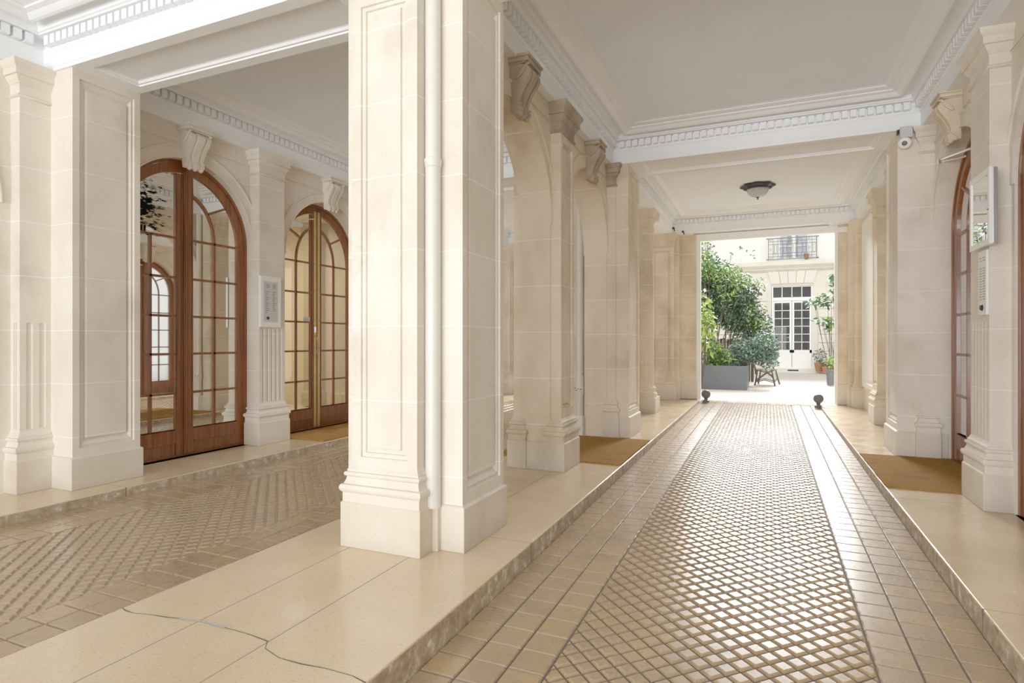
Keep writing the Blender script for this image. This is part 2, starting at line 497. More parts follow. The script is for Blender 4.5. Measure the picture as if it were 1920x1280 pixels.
# crack through the island slab
crk = [(-2.785, 1.807), (-2.74, 1.795), (-2.681, 1.792), (-2.60, 1.812), (-2.502, 1.825), (-2.40, 1.85), (-2.311, 1.865), (-2.23, 1.858), (-2.153, 1.861), (-2.041, 1.86), (-1.915, 1.847), (-1.88, 1.80), (-1.773, 1.768), (-1.657, 1.769), (-1.556, 1.782), (-1.429, 1.783), (-1.352, 1.765)]
mb = MB()
for i in range(len(crk) - 1):
    (xa, ya), (xb, yb) = crk[i], crk[i + 1]
    w0 = .0016 + .0018 * (i % 3 == 1); w1 = .0016 + .0018 * ((i + 1) % 3 == 1)
    mb.add([(xa, ya - w0, .0012), (xb, yb - w1, .0012), (xb, yb + w1, .0012), (xa, ya + w0, .0012)], [(0, 1, 2, 3)])
build('crack', mb, M['crack'], isl)
mb = MB()
for i in range(9):
    t = i / 9; x = -2.44 + t * .26; y = 1.842 + .022 * math.sin(t * 2.6) - .002
    mb.add([(x, y - .006, .0016), (x + .03, y - .005 - .003 * (i % 2), .0016), (x + .03, y + .007, .0016), (x, y + .006 + .003 * (i % 2), .0016)], [(0, 1, 2, 3)])
build('mortar_filler', mb, M['filler'], isl)

# ------------------------------------------------------------------ walls
def wall(name, label, fn, u0, u1, arches, th, mats, both=None, S=None):
    mb = MB(); arch_wall(mb, fn, u0, u1, -.2 if not both else 0, ZT + .05, arches, th)
    w = struct(build(name, mb, mats), label, 'wall')
    return w

def spandrel_lines(mb, fn, y0, y1, arches):
    """incised panel lines either side of the arches"""
    t = .007
    for (c, R, S, _) in arches:
        a, b = max(y0, c - R - .07), min(y1, c + R + .07)
        for (p, q) in ((a, c - .17), (c + .17, b)):
            mb.box(p, q, 0, .006, 3.36 - t, 3.36 + t, 0, fn); mb.box(p, q, 0, .010, 3.373, 3.379, 0, fn)
        for x in (a, b):
            mb.box(x - t, x + t, 0, .006, S + .48, 3.36, 0, fn)
    return mb

arL = [(1.80, AR, AS, 0), (A1 - .03, AR, AS, 0), (A2, AR, AS, 0), (9.27, AR, AS, 0), (11.75, AR, AS, 0)]
w = wall('wall_left', 'pale stone left wall with round arched doorways', wl(XL), -3.5, 13.8, arL, .36, M['stone'])
for c, R, S, _ in arL: archivolt('archivolt', wl(XL), c, R, S, M['stone_plain'], w)
mb = spandrel_lines(MB(), wl(XL), 3.64, 13, arL[1:]); build('spandrel_moulding', mb, M['stone_plain'], w)
arI = [(A1, .865, AS, 0), (A2, .865, AS, 0)]
w = wall('wall_middle', 'weathered stone arcade wall between the two passages', wr(XIR - 0) if False else wl(XIR), 3.60, 7.62, arI, .30, M['stone_warm'], both=True)
for c, R, S, _ in arI:
    archivolt('archivolt', wl(XIR), c, R, S, M['stone_warm_plain'], w); archivolt('archivolt', wr(XIL), c, R, S, M['stone_warm_plain'], w)
mb = spandrel_lines(MB(), wl(XIR), 3.64, 7.6, arI); spandrel_lines(mb, wr(XIL), 3.64, 7.6, arI); build('spandrel_moulding', mb, M['stone_warm_plain'], w)
arR = [(A1, AR, AS, 0), (A2 + .035, .852, AS - .02, 0), (9.27, .80, AS, 0)]
w = wall('wall_right', 'pale stone right wall with round arched doorways', wr(XR), -3.5, 13.3, arR, .36, M['stone'])
for c, R, S, _ in arR: archivolt('archivolt', wr(XR), c, R, S, M['stone_plain'], w)
mb = spandrel_lines(MB(), wr(XR), 3.64, 13, arR); build('spandrel_moulding', mb, M['stone_plain'], w)
# white framed panel far right
mb = MB(); panel_face(mb, wr(XR), 10.85, 12.70, .42, 3.45, [(0, 0, 0, 0), (0, 0, 0, .03), (.07, .07, .07, .035), (.09, .09, .09, .015), (.13, .13, .13, .012), (.15, .15, .15, .028)])
build('wall_panel', mb, M['stone_pale'], w)
mb = MB()
for (a, b, c, d) in ((-6.2, XL, -9, 3),): pass

# ------------------------------------------------------------------ pilasters, piers
BASE = [(.045, .27), (.040, .275), (.040, .33), (.050, .338), (.056, .352), (.056, .364), (.050, .378), (.036, .382), (.030, .395), (.024, .41), (.022, .425), (.032, .43), (.036, .44), (.032, .452), (.020, .456), (.020, .468), (.010, .480), (.0, .505)]
CAP = [(0, 3.265), (.014, 3.272), (.020, 3.282), (.014, 3.292), (.004, 3.296), (.004, 3.375), (.012, 3.38), (.012, 3.39), (.022, 3.40), (.034, 3.42), (.038, 3.436), (.052, 3.440), (.052, 3.492), (.060, 3.50), (.075, 3.52), (.078, 3.535), (.078, ZT + .004)]
PLI = [(.05, 0), (.05, .268), (.045, .272)]
PANEL = [(0, 0, 0, 0), (.055, .09, .09, 0), (.058, .093, .093, -.018), (.075, .11, .11, -.015), (.080, .115, .115, -.030), (.10, .135, .135, -.028), (.104, .139, .139, -.010)]

def box_side(mb, fn, u0, u1, z0, z1, n=0.):
    mb.add([fn(u0, n, z0), fn(u1, n, z0), fn(u1, n, z1), fn(u0, n, z1)], [(0, 1, 2, 3)])

def fluted(mb, fn, u0, u1, z0, z1, za, zb, nf, depth=.014):
    """face with nf sunk flutes between za and zb"""
    box_side(mb, fn, u0, u1, z0, za); box_side(mb, fn, u0, u1, zb, z1)
    m = .045; w = (u1 - u0 - 2 * m) / (nf * 2 - 1)
    box_side(mb, fn, u0, u0 + m, za, zb); box_side(mb, fn, u1 - m, u1, za, zb)
    for i in range(nf * 2 - 1):
        a = u0 + m + i * w; b = a + w
        if i % 2: box_side(mb, fn, a, b, za, zb)
        else:
            pts = [(a, 0), (a + w * .12, -depth * .8), (a + w * .5, -depth), (a + w * .88, -depth * .8), (b, 0)]
            for (p, q) in zip(pts, pts[1:]):
                mb.add([fn(p[0], p[1], za), fn(q[0], q[1], za), fn(q[0], q[1], zb), fn(p[0], p[1], zb)], [(0, 1, 2, 3)])
            mb.add([fn(p[0], p[1], za) for p in pts], [(0, 1, 2, 3, 4)])
            mb.add([fn(p[0], p[1], zb) for p in pts], [(0, 1, 2, 3, 4)])

def pilaster(label, rect, face, style, mats, k=(1, 1, 1, 1), name='pilaster', group='stone pilasters of the passages', cap=True, z1=3.28):
    """rect shaft plan; face: which side carries the ornament"""
    x0, x1, y0, y1 = rect; ms, ml, mc = mats
    t = thing(name, label, 'pilaster', ((x0 + x1) / 2, (y0 + y1) / 2, 0), group)
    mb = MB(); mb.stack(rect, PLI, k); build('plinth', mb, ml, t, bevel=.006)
    mb = MB(); mb.stack(rect, BASE, k); build('base_moulding', mb, M['stone_warm_plain'] if mc is M['stone_old'] else mc, t, smooth=True)
    mb = MB(); za, zb = .504, z1
    faces = {'l': (wr(x0), y0, y1), 'r': (wl(x1), y0, y1), 'n': (fy(y0), x0, x1), 'f': (fyb(y1), x0, x1)}
    for s, (fn, a, b) in faces.items():
        st = style if s in face else None
        if st == 'panel': panel_face(mb, fn, a, b, za, zb, PANEL)
        elif st: fluted(mb, fn, a, b, za, zb, .52, 1.405, st[1], .014 if st[0] == 'flute' else .004)
        else: box_side(mb, fn, a, b, za, zb)
    build('shaft', mb, ms, t)
    if cap:
        mb = MB(); mb.stack(rect, CAP, k); build('capital', mb, mc, t, smooth=True)
    return t

SP = (M['stone'], M['stone_low'], M['stone_plain'])
SW = (M['stone_warm'], M['stone_low'], M['stone_warm_plain'])
SWD = (M['stone_warm'], M['stone_low'], M['stone_old'])
# left wall
pilaster('pale pilaster with two short flutes at the far left edge beside the panelled pier', (XL, -5.65, 2.83, 3.065), 'rn', ('flute', 2), SP)
pilaster('pale pilaster with five short flutes between the mirrored door and the glazed door', (XL, -5.63, 5.30, 5.70), 'r', ('flute', 5), SP)
pilaster('left wall pilaster beyond the second beam, first seen through the arcade', (XL, -5.63, 10.35, 10.8), 'r', ('flute', 5), SP)
pilaster('left wall pilaster at the far courtyard end of the left passage', (XL, -5.63, 12.78, 13.0), 'rn', 'panel', SP)
# right wall
pilaster('pale pilaster carrying the framed notice case and the narrow intercom', (1.50, XR, 5.412, 5.85), 'l', ('faint', 5), SP)
pilaster('right wall pilaster beside the white framed wall panel', (1.50, XR, 10.33, 10.78), 'l', 'panel', SW)
pilaster('slim right wall pilaster at the courtyard end before the exit jamb', (1.50, XR, 12.78, 12.98), 'ln', 'panel', SW)
# responds against the far jambs (small capitals and bases that stick out of the pier)
pilaster('half buried sliver pilaster with a carved capital on the right pier under the camera', (1.50, XR, 7.575, 7.60), 'l', None, SP)
pilaster('half buried sliver pilaster beside the round drainpipe on the island pier', (XIR, -1.82, 7.565, 7.60), 'r', None, SWD)
pilaster('half buried sliver pilaster on the left wall at the second beam', (XL, -5.65, 7.545, 7.60), 'r', None, SP)
# island pier between the two arches
t = pilaster('weathered panelled pilaster between the two open arches, facing the right passage', (XIR - .01, -1.835, 5.40, 5.81), 'r', 'panel', SWD)
pilaster('panelled pilaster between the two open arches, facing the left passage', (-2.335, XIL + .01, 5.40, 5.81), 'l', 'panel', SW)
mb = MB(); mb.stack((XIL + .001, XIR - .001, 5.385, 5.825), [(.02, 0), (.02, .265), (0, .275)], (0, 0, 1, 1))
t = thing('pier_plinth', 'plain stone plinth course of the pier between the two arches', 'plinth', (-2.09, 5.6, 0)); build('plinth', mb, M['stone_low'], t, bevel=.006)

def pier(label, x0, x1, y0, y1, face, mats, px=.02, name='stone_pier', extra=None):
    ms, ml, mc = mats
    t = thing(name, label, 'pier', ((x0 + x1) / 2, (y0 + y1) / 2, 0), 'stone piers under the cross beams')
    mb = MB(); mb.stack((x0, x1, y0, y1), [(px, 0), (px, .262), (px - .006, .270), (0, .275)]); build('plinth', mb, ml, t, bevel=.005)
    mb = MB()
    for s, (fn, a, b) in {'l': (wr(x0), y0, y1), 'r': (wl(x1), y0, y1), 'n': (fy(y0), x0, x1), 'f': (fyb(y1), x0, x1)}.items():
        if s in face: panel_face(mb, fn, a, b, .27, ZT + .01, [(0, 0, 0, 0), (.055, .075, .085, 0), (.058, .078, .088, -.018), (.080, .10, .11, -.012), (.10, .13, .14, -.028), (.115, .15, .16, -.034), (.12, .155, .165, -.014)])
        else: box_side(mb, fn, a, b, .27, ZT + .01)
    build('shaft', mb, ms, t)
    return t

pier('broad panelled stone pier at the left, supporting the near beam', XL - .05, -5.35, 3.06, 3.64, 'r', SP)
pier('panelled stone pier on the left wall beneath the second beam', XL - .05, -5.35, 7.585, 8.28, 'r', SP)
cp = pier('tall central stone pillar with panelled faces between the passages', -2.50, -1.662, 3.085, 3.675, 'lr', SP, name='stone_pillar')
cp['category'] = 'pillar'
# its front pilaster becomes part of the pillar
r = (-2.355, -1.885, 2.94, 3.09)
mb = MB(); mb.stack(r, PLI, (1, 1, 1, 0)); build('pilaster_plinth', mb, M['stone_low'], cp, bevel=.007)
mb = MB(); mb.stack(r, BASE, (1, 1, 1, 0)); build('base_moulding', mb, M['stone_plain'], cp, smooth=True)
mb = MB(); fn = fy(r[2])
panel_face(mb, fn, r[0], r[1], .504, 3.40, [(0, 0, 0, 0), (.066, .04, .105, 0), (.069, .043, .108, -.014), (.092, .066, .13, -.014), (.096, .07, .134, -.028), (.120, .094, .158, -.026), (.124, .098, .162, -.012)])
box_side(mb, wr(r[0]), r[2], r[3], .504, 3.40); box_side(mb, wl(r[1]), r[2], r[3], .504, 3.40)
build('pilaster_shaft', mb, M['stone'], cp)
mb = MB(); mb.stack(r, [(p, 3.372 + (z - 3.265) * .63) for p, z in CAP], (1, 1, 1, 0)); build('capital', mb, M['stone_plain'], cp, smooth=True)
mb = MB(); mb.box(-1.885, -1.80, 3.03, 3.1, 0, .262); build('pipe_plinth', mb, M['stone_low'], cp, bevel=.004)
pier('stone pier between the island arches and the round column', -2.52, -1.66, 7.585, 8.28, 'lr', SW)
pier('pale stone pier under the white camera on the right', 1.293, XR + .1, 7.585, 8.28, 'l', SP)
pier('panelled stone pier on the right wall beneath the near beam', 1.293, XR + .1, 3.06, 3.64, 'l', SP)
# far piers at the exit
pilaster('panelled pilaster of the pier at the courtyard end of the island', (-2.34, -1.86, 12.88, 13.1), 'n', 'panel', SW)
def exit_pier(label, x0, x1, y0, y1, mats=SW):
    t = thing('exit_pier', label, 'pier', ((x0 + x1) / 2, (y0 + y1) / 2, 0), 'piers framing the courtyard exits')
    mb = MB(); mb.stack((x0, x1, y0, y1), [(.015, 0), (.015, .40), (0, .41)]); build('plinth', mb, mats[1], t, bevel=.004)
    mb = MB()
    mb.box(x0, x1, y0, y1, .405, ZT + .02); build('shaft', mb, mats[0], t)
exit_pier('inner step of the island pier at the courtyard exit', -2.44, -1.77, 13.08, 13.32)
exit_pier('tan stone jamb left of the courtyard opening', -2.66, -1.43, 13.3, 13.8)
exit_pier('inner step of the right pier at the courtyard exit', 1.42, XR + .1, 12.97, 13.28)
exit_pier('tan stone jamb right of the courtyard opening', 1.265, 2.2, 13.27, 13.8)
exit_pier('tan stone jamb at the far end of the left passage', -6.2, -5.30, 13.05, 13.8)

# round column
t = thing('stone_column', 'round stone column with fluted foot on a square plinth', 'column', (-2.07, 10.6, 0))
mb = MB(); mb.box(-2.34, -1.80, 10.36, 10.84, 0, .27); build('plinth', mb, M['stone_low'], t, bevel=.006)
mb = MB(); mb.lathe([(.255, .27), (.262, .30), (.262, .325), (.25, .345), (.23, .35), (.222, .375), (.224, .40), (.236, .405), (.24, .42), (.234, .44), (.215, .445), (.205, .47)], -2.07, 10.6, 40); build('base_moulding', mb, M['stone_warm_plain'], t, smooth=True)
mb = MB(); mb.lathe([(.204, .46), (.204, 1.42)], -2.07, 10.6, 160, rmod=lambda a: 1 - .03 * max(0, math.cos(a * 20)) ); build('fluted_shaft', mb, M['stone_warm'], t)
mb = MB(); mb.lathe([(.206, 1.42), (.206, 1.425), (.206, 2.0), (.196, 3.22)], -2.07, 10.6, 48); build('shaft', mb, M['stone_warm'], t, smooth=True)
mb = MB(); mb.lathe([(.196, 3.21), (.21, 3.22), (.215, 3.235), (.205, 3.25), (.197, 3.255), (.197, 3.34), (.205, 3.345), (.215, 3.36), (.235, 3.39), (.25, 3.41), (.25, 3.42)], -2.07, 10.6, 48)
mb.stack((-2.32, -1.82, 10.35, 10.85), [(0, 3.42), (0, 3.47), (.012, 3.49), (.02, ZT + .01)]); build('capital', mb, M['stone_warm_plain'], t, smooth=True)

# ------------------------------------------------------------------ ceiling, beams, cornices
mb = MB(); mb.box(-6.3, 2.4, -3.5, 13.6, ZC, ZC + .3)
ceil = struct(build('ceiling', mb, M['ceiling']), 'flat white painted ceiling over both passages', 'ceiling')
ti = [0]
def trim(label, cat, loc):
    ti[0] += 1
    return thing('trim_%d' % ti[0], label, cat, loc, kind='structure')

def soffit(mb, x0, x1, y0, y1, z, mx, my):
    loops = []
    for i, dz in ((0, 0), (.10, 0), (.104, .012), (.125, .010), (.14, .026), (.152, .030)):
        a = i + (mx if i else 0); b = i + (my if i else 0)
        loops.append([(x0 + a, y0 + b, z + dz), (x1 - a, y0 + b, z + dz), (x1 - a, y1 - b, z + dz), (x0 + a, y1 - b, z + dz)])
    mb.rings(loops, 0, False, True)

def beam(label, x0, x1, y0, y1, spans):
    t = trim(label, 'beam', ((x0 + x1) / 2, (y0 + y1) / 2, ZT))
    mb = MB()
    mb.box(x0, x1, y0, y1, ZT + .035, ZC - .002)
    edges = [x0]
    for a, b in spans:
        mb.box(edges[-1], a, y0, y1, ZT, ZT + .036); edges.append(b)
        mb.add([(a, y0, ZT), (b, y0, ZT), (b, y0, ZT + .036), (a, y0, ZT + .036)], [(0, 1, 2, 3)])
        mb.add([(a, y1, ZT), (b, y1, ZT), (b, y1, ZT + .036), (a, y1, ZT + .036)], [(0, 1, 2, 3)])
    mb.box(edges[-1], x1, y0, y1, ZT, ZT + .036)
    build('beam_body', mb, M['plaster'], t)
    mb = MB()
    for a, b in spans: soffit(mb, a, b, y0, y1, ZT, .02, 0)
    build('soffit_panel', mb, M['plaster'], t)
beam('near cross beam with a moulded soffit between left pier and pillar', -5.9, 1.75, 3.04, 3.64, [(-5.33, -2.52), (-1.65, 1.28)])
beam('middle cross beam with a moulded soffit', -5.9, 1.75, 7.57, 8.29, [(-5.33, -2.54), (-1.645, 1.28)])
beam('far cross beam over the courtyard exit', -5.9, 1.75, 12.9, 13.6, [(-5.33, -2.54), (-1.645, 1.25)])
t = trim('lintel band over the arcade between the passages', 'frieze', (-2.09, 8, ZT)); mb = MB(); mb.box(-2.32, -1.86, 3.64, 7.57, ZT, ZC - .003); mb.box(-2.32, -1.86, 8.29, 12.9, ZT, ZC - .003); build('frieze', mb, M['plaster'], t)
t = trim('frieze band along the left wall', 'frieze', (-5.8, 5, ZT)); mb = MB()
for a, b in ((-3.5, 3.04), (3.64, 7.57), (8.29, 12.9)): mb.box(-5.85, -5.71, a, b, ZT, ZC - .003)
build('frieze', mb, M['plaster'], t)
t = trim('frieze band along the right wall', 'frieze', (1.6, 5, ZT)); mb = MB()
for a, b in ((-3.5, 3.04), (3.64, 7.57), (8.29, 12.9)): mb.box(1.50, 1.70, a, b, ZT, ZC - .003)
build('frieze', mb, M['plaster'], t)

CORN = [(-.02, 3.700), (.004, 3.704), (.004, 3.712), (.010, 3.718), (.014, 3.730), (.012, 3.742), (.004, 3.744), (.004, 3.826), (.075, 3.832), (.080, 3.842), (.095, 3.848), (.100, 3.862), (.104, 3.885), (.125, 3.902), (.170, 3.905), (.185, 3.895), (.190, 3.850), (.200, 3.846), (.222, 3.850), (.240, 3.862), (.262, 3.880), (.300, 3.890), (.306, 3.902), (.345, 3.908), (.372, 3.916), (.378, 3.926), (.40, 3.928), (.40, ZC + .005)]
def cornice(label, x0, x1, y0, y1):
    t = trim(label, 'cornice', ((x0 + x1) / 2, (y0 + y1) / 2, ZT))
    mb = MB(); mb.stack((x0, x1, y0, y1), [(-p, z) for p, z in CORN], cap0=False, cap1=False); build('cornice_moulding', mb, M['plaster'], t)
    mb = MB(); zt, zb = 3.822, 3.745; pi, po = .0, .062; w, s = .058, .0835
    nx = int((x1 - x0 - .14) / s); ox = x0 + (x1 - x0 - nx * s) / 2
    for i in range(nx):
        a = ox + i * s + (s - w) / 2
        mb.box(a, a + w, y1 - po, y1 - pi, zb, zt); mb.box(a, a + w, y0 + pi, y0 + po, zb, zt)
    ny = int((y1 - y0 - .14) / s); oy = y0 + (y1 - y0 - ny * s) / 2
    for i in range(ny):
        a = oy + i * s + (s - w) / 2
        mb.box(x0 + pi, x0 + po, a, a + w, zb, zt); mb.box(x1 - po, x1 - pi, a, a + w, zb, zt)
    build('dentil_band', mb, M['plaster'], t)
cornice('dentil cornice around the ceiling bay over the right passage', -1.86, 1.50, 3.64, 7.57)
cornice('dentil cornice around the ceiling bay over the left passage', -5.71, -2.32, 3.64, 7.57)
cornice('dentil cornice around the far bay with the ceiling lamp', -1.86, 1.50, 8.29, 12.9)
cornice('dentil cornice around the far bay of the left passage', -5.71, -2.32, 8.29, 12.9)
cornice('dentil cornice around the near ceiling bay at the street side', -5.71, 1.50, -3.5, 3.04)

# white frame of the courtyard opening
t = trim('white painted frame around the courtyard opening', 'frame', (-.1, 13.32, 0)); mb = MB()
mb.box(-1.43, -1.345, 13.29, 13.42, 0, 3.5); mb.box(1.205, 1.262, 13.26, 13.40, 0, 3.5); mb.box(-1.43, 1.262, 13.30, 13.42, 3.43, 3.56)
mb.box(1.262, 1.42, 13.22, 13.30, 3.40, 3.50)
build('frame', mb, M['white_paint'], t)

# ------------------------------------------------------------------ carved consoles
def console(label, fn, c, mat):
    t = thing('scroll_keystone', label, 'keystone', fn(c, 0, 3.12), 'scroll keystones over the arches')
    front = [(.085, 3.497), (.135, 3.485), (.168, 3.455), (.172, 3.42), (.155, 3.385), (.130, 3.35), (.108, 3.315), (.088, 3.275), (.074, 3.24), (.068, 3.21), (.074, 3.185), (.092, 3.165), (.094, 3.140), (.078, 3.118), (.050, 3.112), (.0, 3.125)]
    def slab_(mb, u0, u1, k, taper=True):
        L = [(0, 3.497)] + front
        def half(z): return 1 - .24 * (3.497 - z) / .38 if taper else 1
        l0 = [fn(c + u0 * half(z), n + (k if n > .01 else 0), z) for n, z in L]; l1 = [fn(c + u1 * half(z), n + (k if n > .01 else 0), z) for n, z in L]
        mb.rings([l0, l1])
    mb = MB(); slab_(mb, -.118, .118, 0); build('body', mb, mat, t)
    mb = MB()
    for a, b, k in ((-.122, -.075, .012), (-.042, .042, .018), (.075, .122, .012)):
        slab_(mb, a, b, k)
    build('fluting', mb, mat, t, smooth=True)
    for s in (-1, 1):
        for (cn, cz, r, wu) in ((.112, 3.432, .062, .124), (.060, 3.152, .040, .097)):
            mb = MB(); pts = []
            for i in range(30):
                a = i / 29 * 3.6 * PI; rr = r * (1 - .85 * i / 29)
                pts.append(fn(c + s * wu, cn + rr * math.cos(a - .4), cz + rr * math.sin(a + PI * .3)))
            mb.tube(pts, .0085 * r / .06 + .003, 6)
            eye = [fn(c + s * (wu - .004), cn + r * .3 * math.cos(q * PI / 4), cz + r * .3 * math.sin(q * PI / 4)) for q in range(8)]
            eye2 = [fn(c + s * (wu + .009), cn + r * .22 * math.cos(q * PI / 4), cz + r * .22 * math.sin(q * PI / 4)) for q in range(8)]
            mb.rings([eye, eye2])
            build('volute', mb, mat, t, smooth=True)
    mb = MB()
    for u in (-.07, 0, .07):
        p = fn(c + u, .075, 3.118); mb.sphere(p, .026, n=12, m=8)
    build('bead', mb, mat, t, smooth=True)
    mb = MB()
    for (n1, w, z0, z1) in ((.150, .135, 3.497, 3.507), (.175, .15, 3.507, 3.54), (.19, .16, 3.54, ZT + .012)):
        mb.box(c - w, c + w, 0, n1, z0, z1, 0, fn)
    build('abacus', mb, mat, t, bevel=.003)
console('small pale scroll keystone above the mirrored door', wl(XL), A1 - .03, M['stone_plain'])
console('small pale scroll keystone above the glazed door with brass strips', wl(XL), A2, M['stone_plain'])
console('large brown scroll keystone over the nearer open arch, beside the central pillar', wl(XIR), A1, M['stone_old'])
console('brown scroll keystone over the farther open arch of the arcade', wl(XIR), A2, M['stone_old'])
console('pale scroll keystone over the right-hand door nearest the camera dome', wr(XR), A2 + .04, M['stone_warm_plain'])
console('pale scroll keystone far along the right wall, half hidden by the pier', wr(XR), 9.27, M['stone_plain'])

# ------------------------------------------------------------------ doors
dn = [0]
def arched_door(label, fn, c, R, S, n0, gmat, brass=False, plain_left=False, zs=(.69, 1.115, 1.525, 1.94), flip=False, gmat2=None):
    dn[0] += 1
    t = thing('door_%d' % dn[0], label, 'door', fn(c, n0, 0), kind='structure')
    n1 = n0 - .05
    mb = MB()
    arc_band(mb, fn, c, S, R + .04, R - .035, 0, PI, n1 - .03, n0 + .012, 40)
    for s in (-1, 1): mb.box(c + s * (R + .04), c + s * (R - .035), n1 - .03, n0 + .012, 0, S, 0, fn)
    mb.box(c - R, c + R, n1 - .03, n0 - .0, 0, .018, 0, fn)
    build('door_frame', mb, M['wood'], t, bevel=.003)
    Ro = R - .037; st = .10; Ri = Ro - st; gb = .30
    for s in (-1, 1):
        lf = MB(); f2 = lambda u, n, z, s=s: fn(c + s * u, n, z)
        arc_band(lf, f2, 0, S, Ro, Ri, 0, PI / 2, n1, n0, 24)
        lf.box(Ri, Ro, n1, n0, .02, S, 0, f2)
        lf.box(.004, .105, n1, n0, .02, S + Ri * .985, 0, f2)
        lf.box(.105, Ri, n1, n0, .16, gb, 0, f2); lf.box(.105, Ri, n1, n0 - .012, .02, .16, 0, f2)
        lf.box(.10, Ri + .005, n1, n0 - .0, gb - .012, gb, 0, f2)
        for (zz) in (.155,): lf.box(.11, Ri - .005, n0 - .012, n0 + .004, zz - .008, zz + .008, 0, f2)
        # stile mouldings
        lf.box(.030, .042, n0, n0 + .008, .02, S + Ri, 0, f2); lf.box(.088, .100, n0, n0 + .006, gb, S + Ri * .93, 0, f2)
        leaf = build('leaf', lf, M['wood'], t, bevel=.004)
        mu = MB(); w = .0125; na, nb = n0 - .03, n0 - .004
        uv = .385
        arcs = not (plain_left and s == -1)
        for z in list(zs) + [S - .02]: mu.box(.10, Ri + .01, na, nb, z - w, z + w, 0, f2)
        mu.box(uv - w, uv + w, na, nb, gb, S - .02, 0, f2)
        if arcs:
            lo = []
            for i in range(17):
                a = PI / 2 * i / 16
                lo.append([f2(r * math.cos(a), n, S - .02 + 1.33 * r * math.sin(a)) for r, n in ((uv - w, na), (uv - w, nb), (uv + w, nb), (uv + w, na))])
            mu.rings(lo)
            a = math.radians(40); p0 = (uv * math.cos(a), 1.33 * uv * math.sin(a)); p1 = (Ri * math.cos(math.radians(37)), Ri * math.sin(math.radians(37)) + .03)
            d = Vector((p1[0] - p0[0], p1[1] - p0[1])).normalized() * w; pr_ = (-d.y, d.x)
            q = [(p0[0] + pr_[0], p0[1] + pr_[1]), (p1[0] + pr_[0], p1[1] + pr_[1]), (p1[0] - pr_[0], p1[1] - pr_[1]), (p0[0] - pr_[0], p0[1] - pr_[1])]
            mu.rings([[f2(u, na, S - .02 + z) for u, z in q], [f2(u, nb, S - .02 + z) for u, z in q]])
        build('muntin', mu, M['wood'], leaf)
        g = MB(); pts = [(.10, gb - .01), (Ri + .005, gb - .01)] + [((Ri + .005) * math.cos(a * PI / 40), S + (Ri + .005) * math.sin(a * PI / 40)) for a in range(0, 19)] + [(.10, S + Ri * .98)]
        g.add([f2(u, n0 - .02, z) for u, z in pts], [tuple(range(len(pts)))])
        gm = gmat2 if (gmat2 and s == (-1 if not flip else 1)) else gmat
        build('glazing', g, gm, leaf)
    ast = MB()
    if brass:
        for s in (-1, 1): ast.box(c + s * .012, c + s * .062, n0, n0 + .012, .02, S + R - .10, 0, fn)
        o = build('brass_strip', ast, M['brass'], t, bevel=.002)
        sc = MB()
        for z in (.75, 1.16, 1.56, 1.98, 2.36, 2.76):
            for s in (-1, 1): p = fn(c + s * .05, n0 + .012, z); sc.sphere(p, .006, n=8, m=6)
        build('screw', sc, M['iron'], o)
        h = MB(); pts = []
        for i in range(13):
            a = PI * i / 12; pts.append(fn(c - .04, n0 + .014 + .05 * math.sin(a), 1.19 + .14 * math.cos(a)))
        h.tube(pts, .009, 8); h.box(c - .065, c - .02, n0 + .012, n0 + .017, 1.38, 1.46, 0, fn)
        build('handle', h, M['chrome'], t, smooth=True)
    else:
        ast.box(c - .022, c + .022, n0, n0 + .016, .02, S + R - .06, 0, fn); ast.box(c - .008, c + .008, n0 + .016, n0 + .022, .02, S + R - .07, 0, fn)
        build('astragal', ast, M['wood'], t, bevel=.003)
    return t

d1 = arched_door('closed arched wooden double door with silvered mirror panes', wl(XL), A1 - .03, AR, AS, -.085, M['mirror'], plain_left=True, gmat2=M['mirror_decay'])
d2 = arched_door('glazed arched double door with golden brass meeting strips', wl(XL), A2, AR, AS, -.22, M['glass_strong'], brass=True)
d3 = arched_door('arched wooden glazed door behind the notice case on the right', wr(XR), A2 + .035, .852, AS - .02, -.155, M['glass'])
d4 = arched_door('arched wooden door at the right edge of the frame', wr(XR), A1, AR, AS, -.03, M['glass'])
d5 = arched_door('arched wooden glazed door farther along the right wall', wr(XR), 9.27, .80, AS, -.10, M['glass'])
d6 = arched_door('arched wooden door of the far left bay', wl(XL), 9.27, AR, AS, -.10, M['mirror'])
d7 = arched_door('arched wooden door at the left wall of the street bay', wl(XL), 1.80, AR, AS, -.16, M['mirror'])
d8 = arched_door('arched wooden door by the far end of the left passage', wl(XL), 11.75, AR, AS, -.10, M['mirror'])

# rooms behind the glass
def room(label, x0, x1, y0, y1, mat, zf=-.02):
    mb = MB()
    for b in ((x0, x1, y0, y0 + .05, zf, 3.6), (x0, x1, y1 - .05, y1, zf, 3.6), (x0, x1, y0, y1, 3.55, 3.6), (x0, x1, y0, y1, zf - .03, zf)): mb.box(*b)
    return mb
mb = room('', -9.5, XL - .36, 5.0, 9.2, None); mb.box(-9.55, -9.5, 5.0, 9.2, 0, 3.6)
struct(build('wall_lobby', mb, M['lobby']), 'cream lobby walls seen through the glazed door', 'wall')
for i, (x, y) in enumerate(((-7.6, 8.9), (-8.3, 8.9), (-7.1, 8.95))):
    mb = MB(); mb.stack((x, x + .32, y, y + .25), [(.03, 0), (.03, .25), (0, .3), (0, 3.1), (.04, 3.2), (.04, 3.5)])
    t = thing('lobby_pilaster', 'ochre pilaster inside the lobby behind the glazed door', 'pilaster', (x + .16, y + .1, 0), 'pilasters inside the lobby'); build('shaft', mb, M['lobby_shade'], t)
mb = room('', XR + .36, 4.2, 3.2, 7.8, None); mb.box(4.2, 4.25, 3.2, 7.8, 0, 3.6)
struct(build('wall_stair', mb, M['grey_room']), 'dim interior behind the right-hand doors', 'wall')

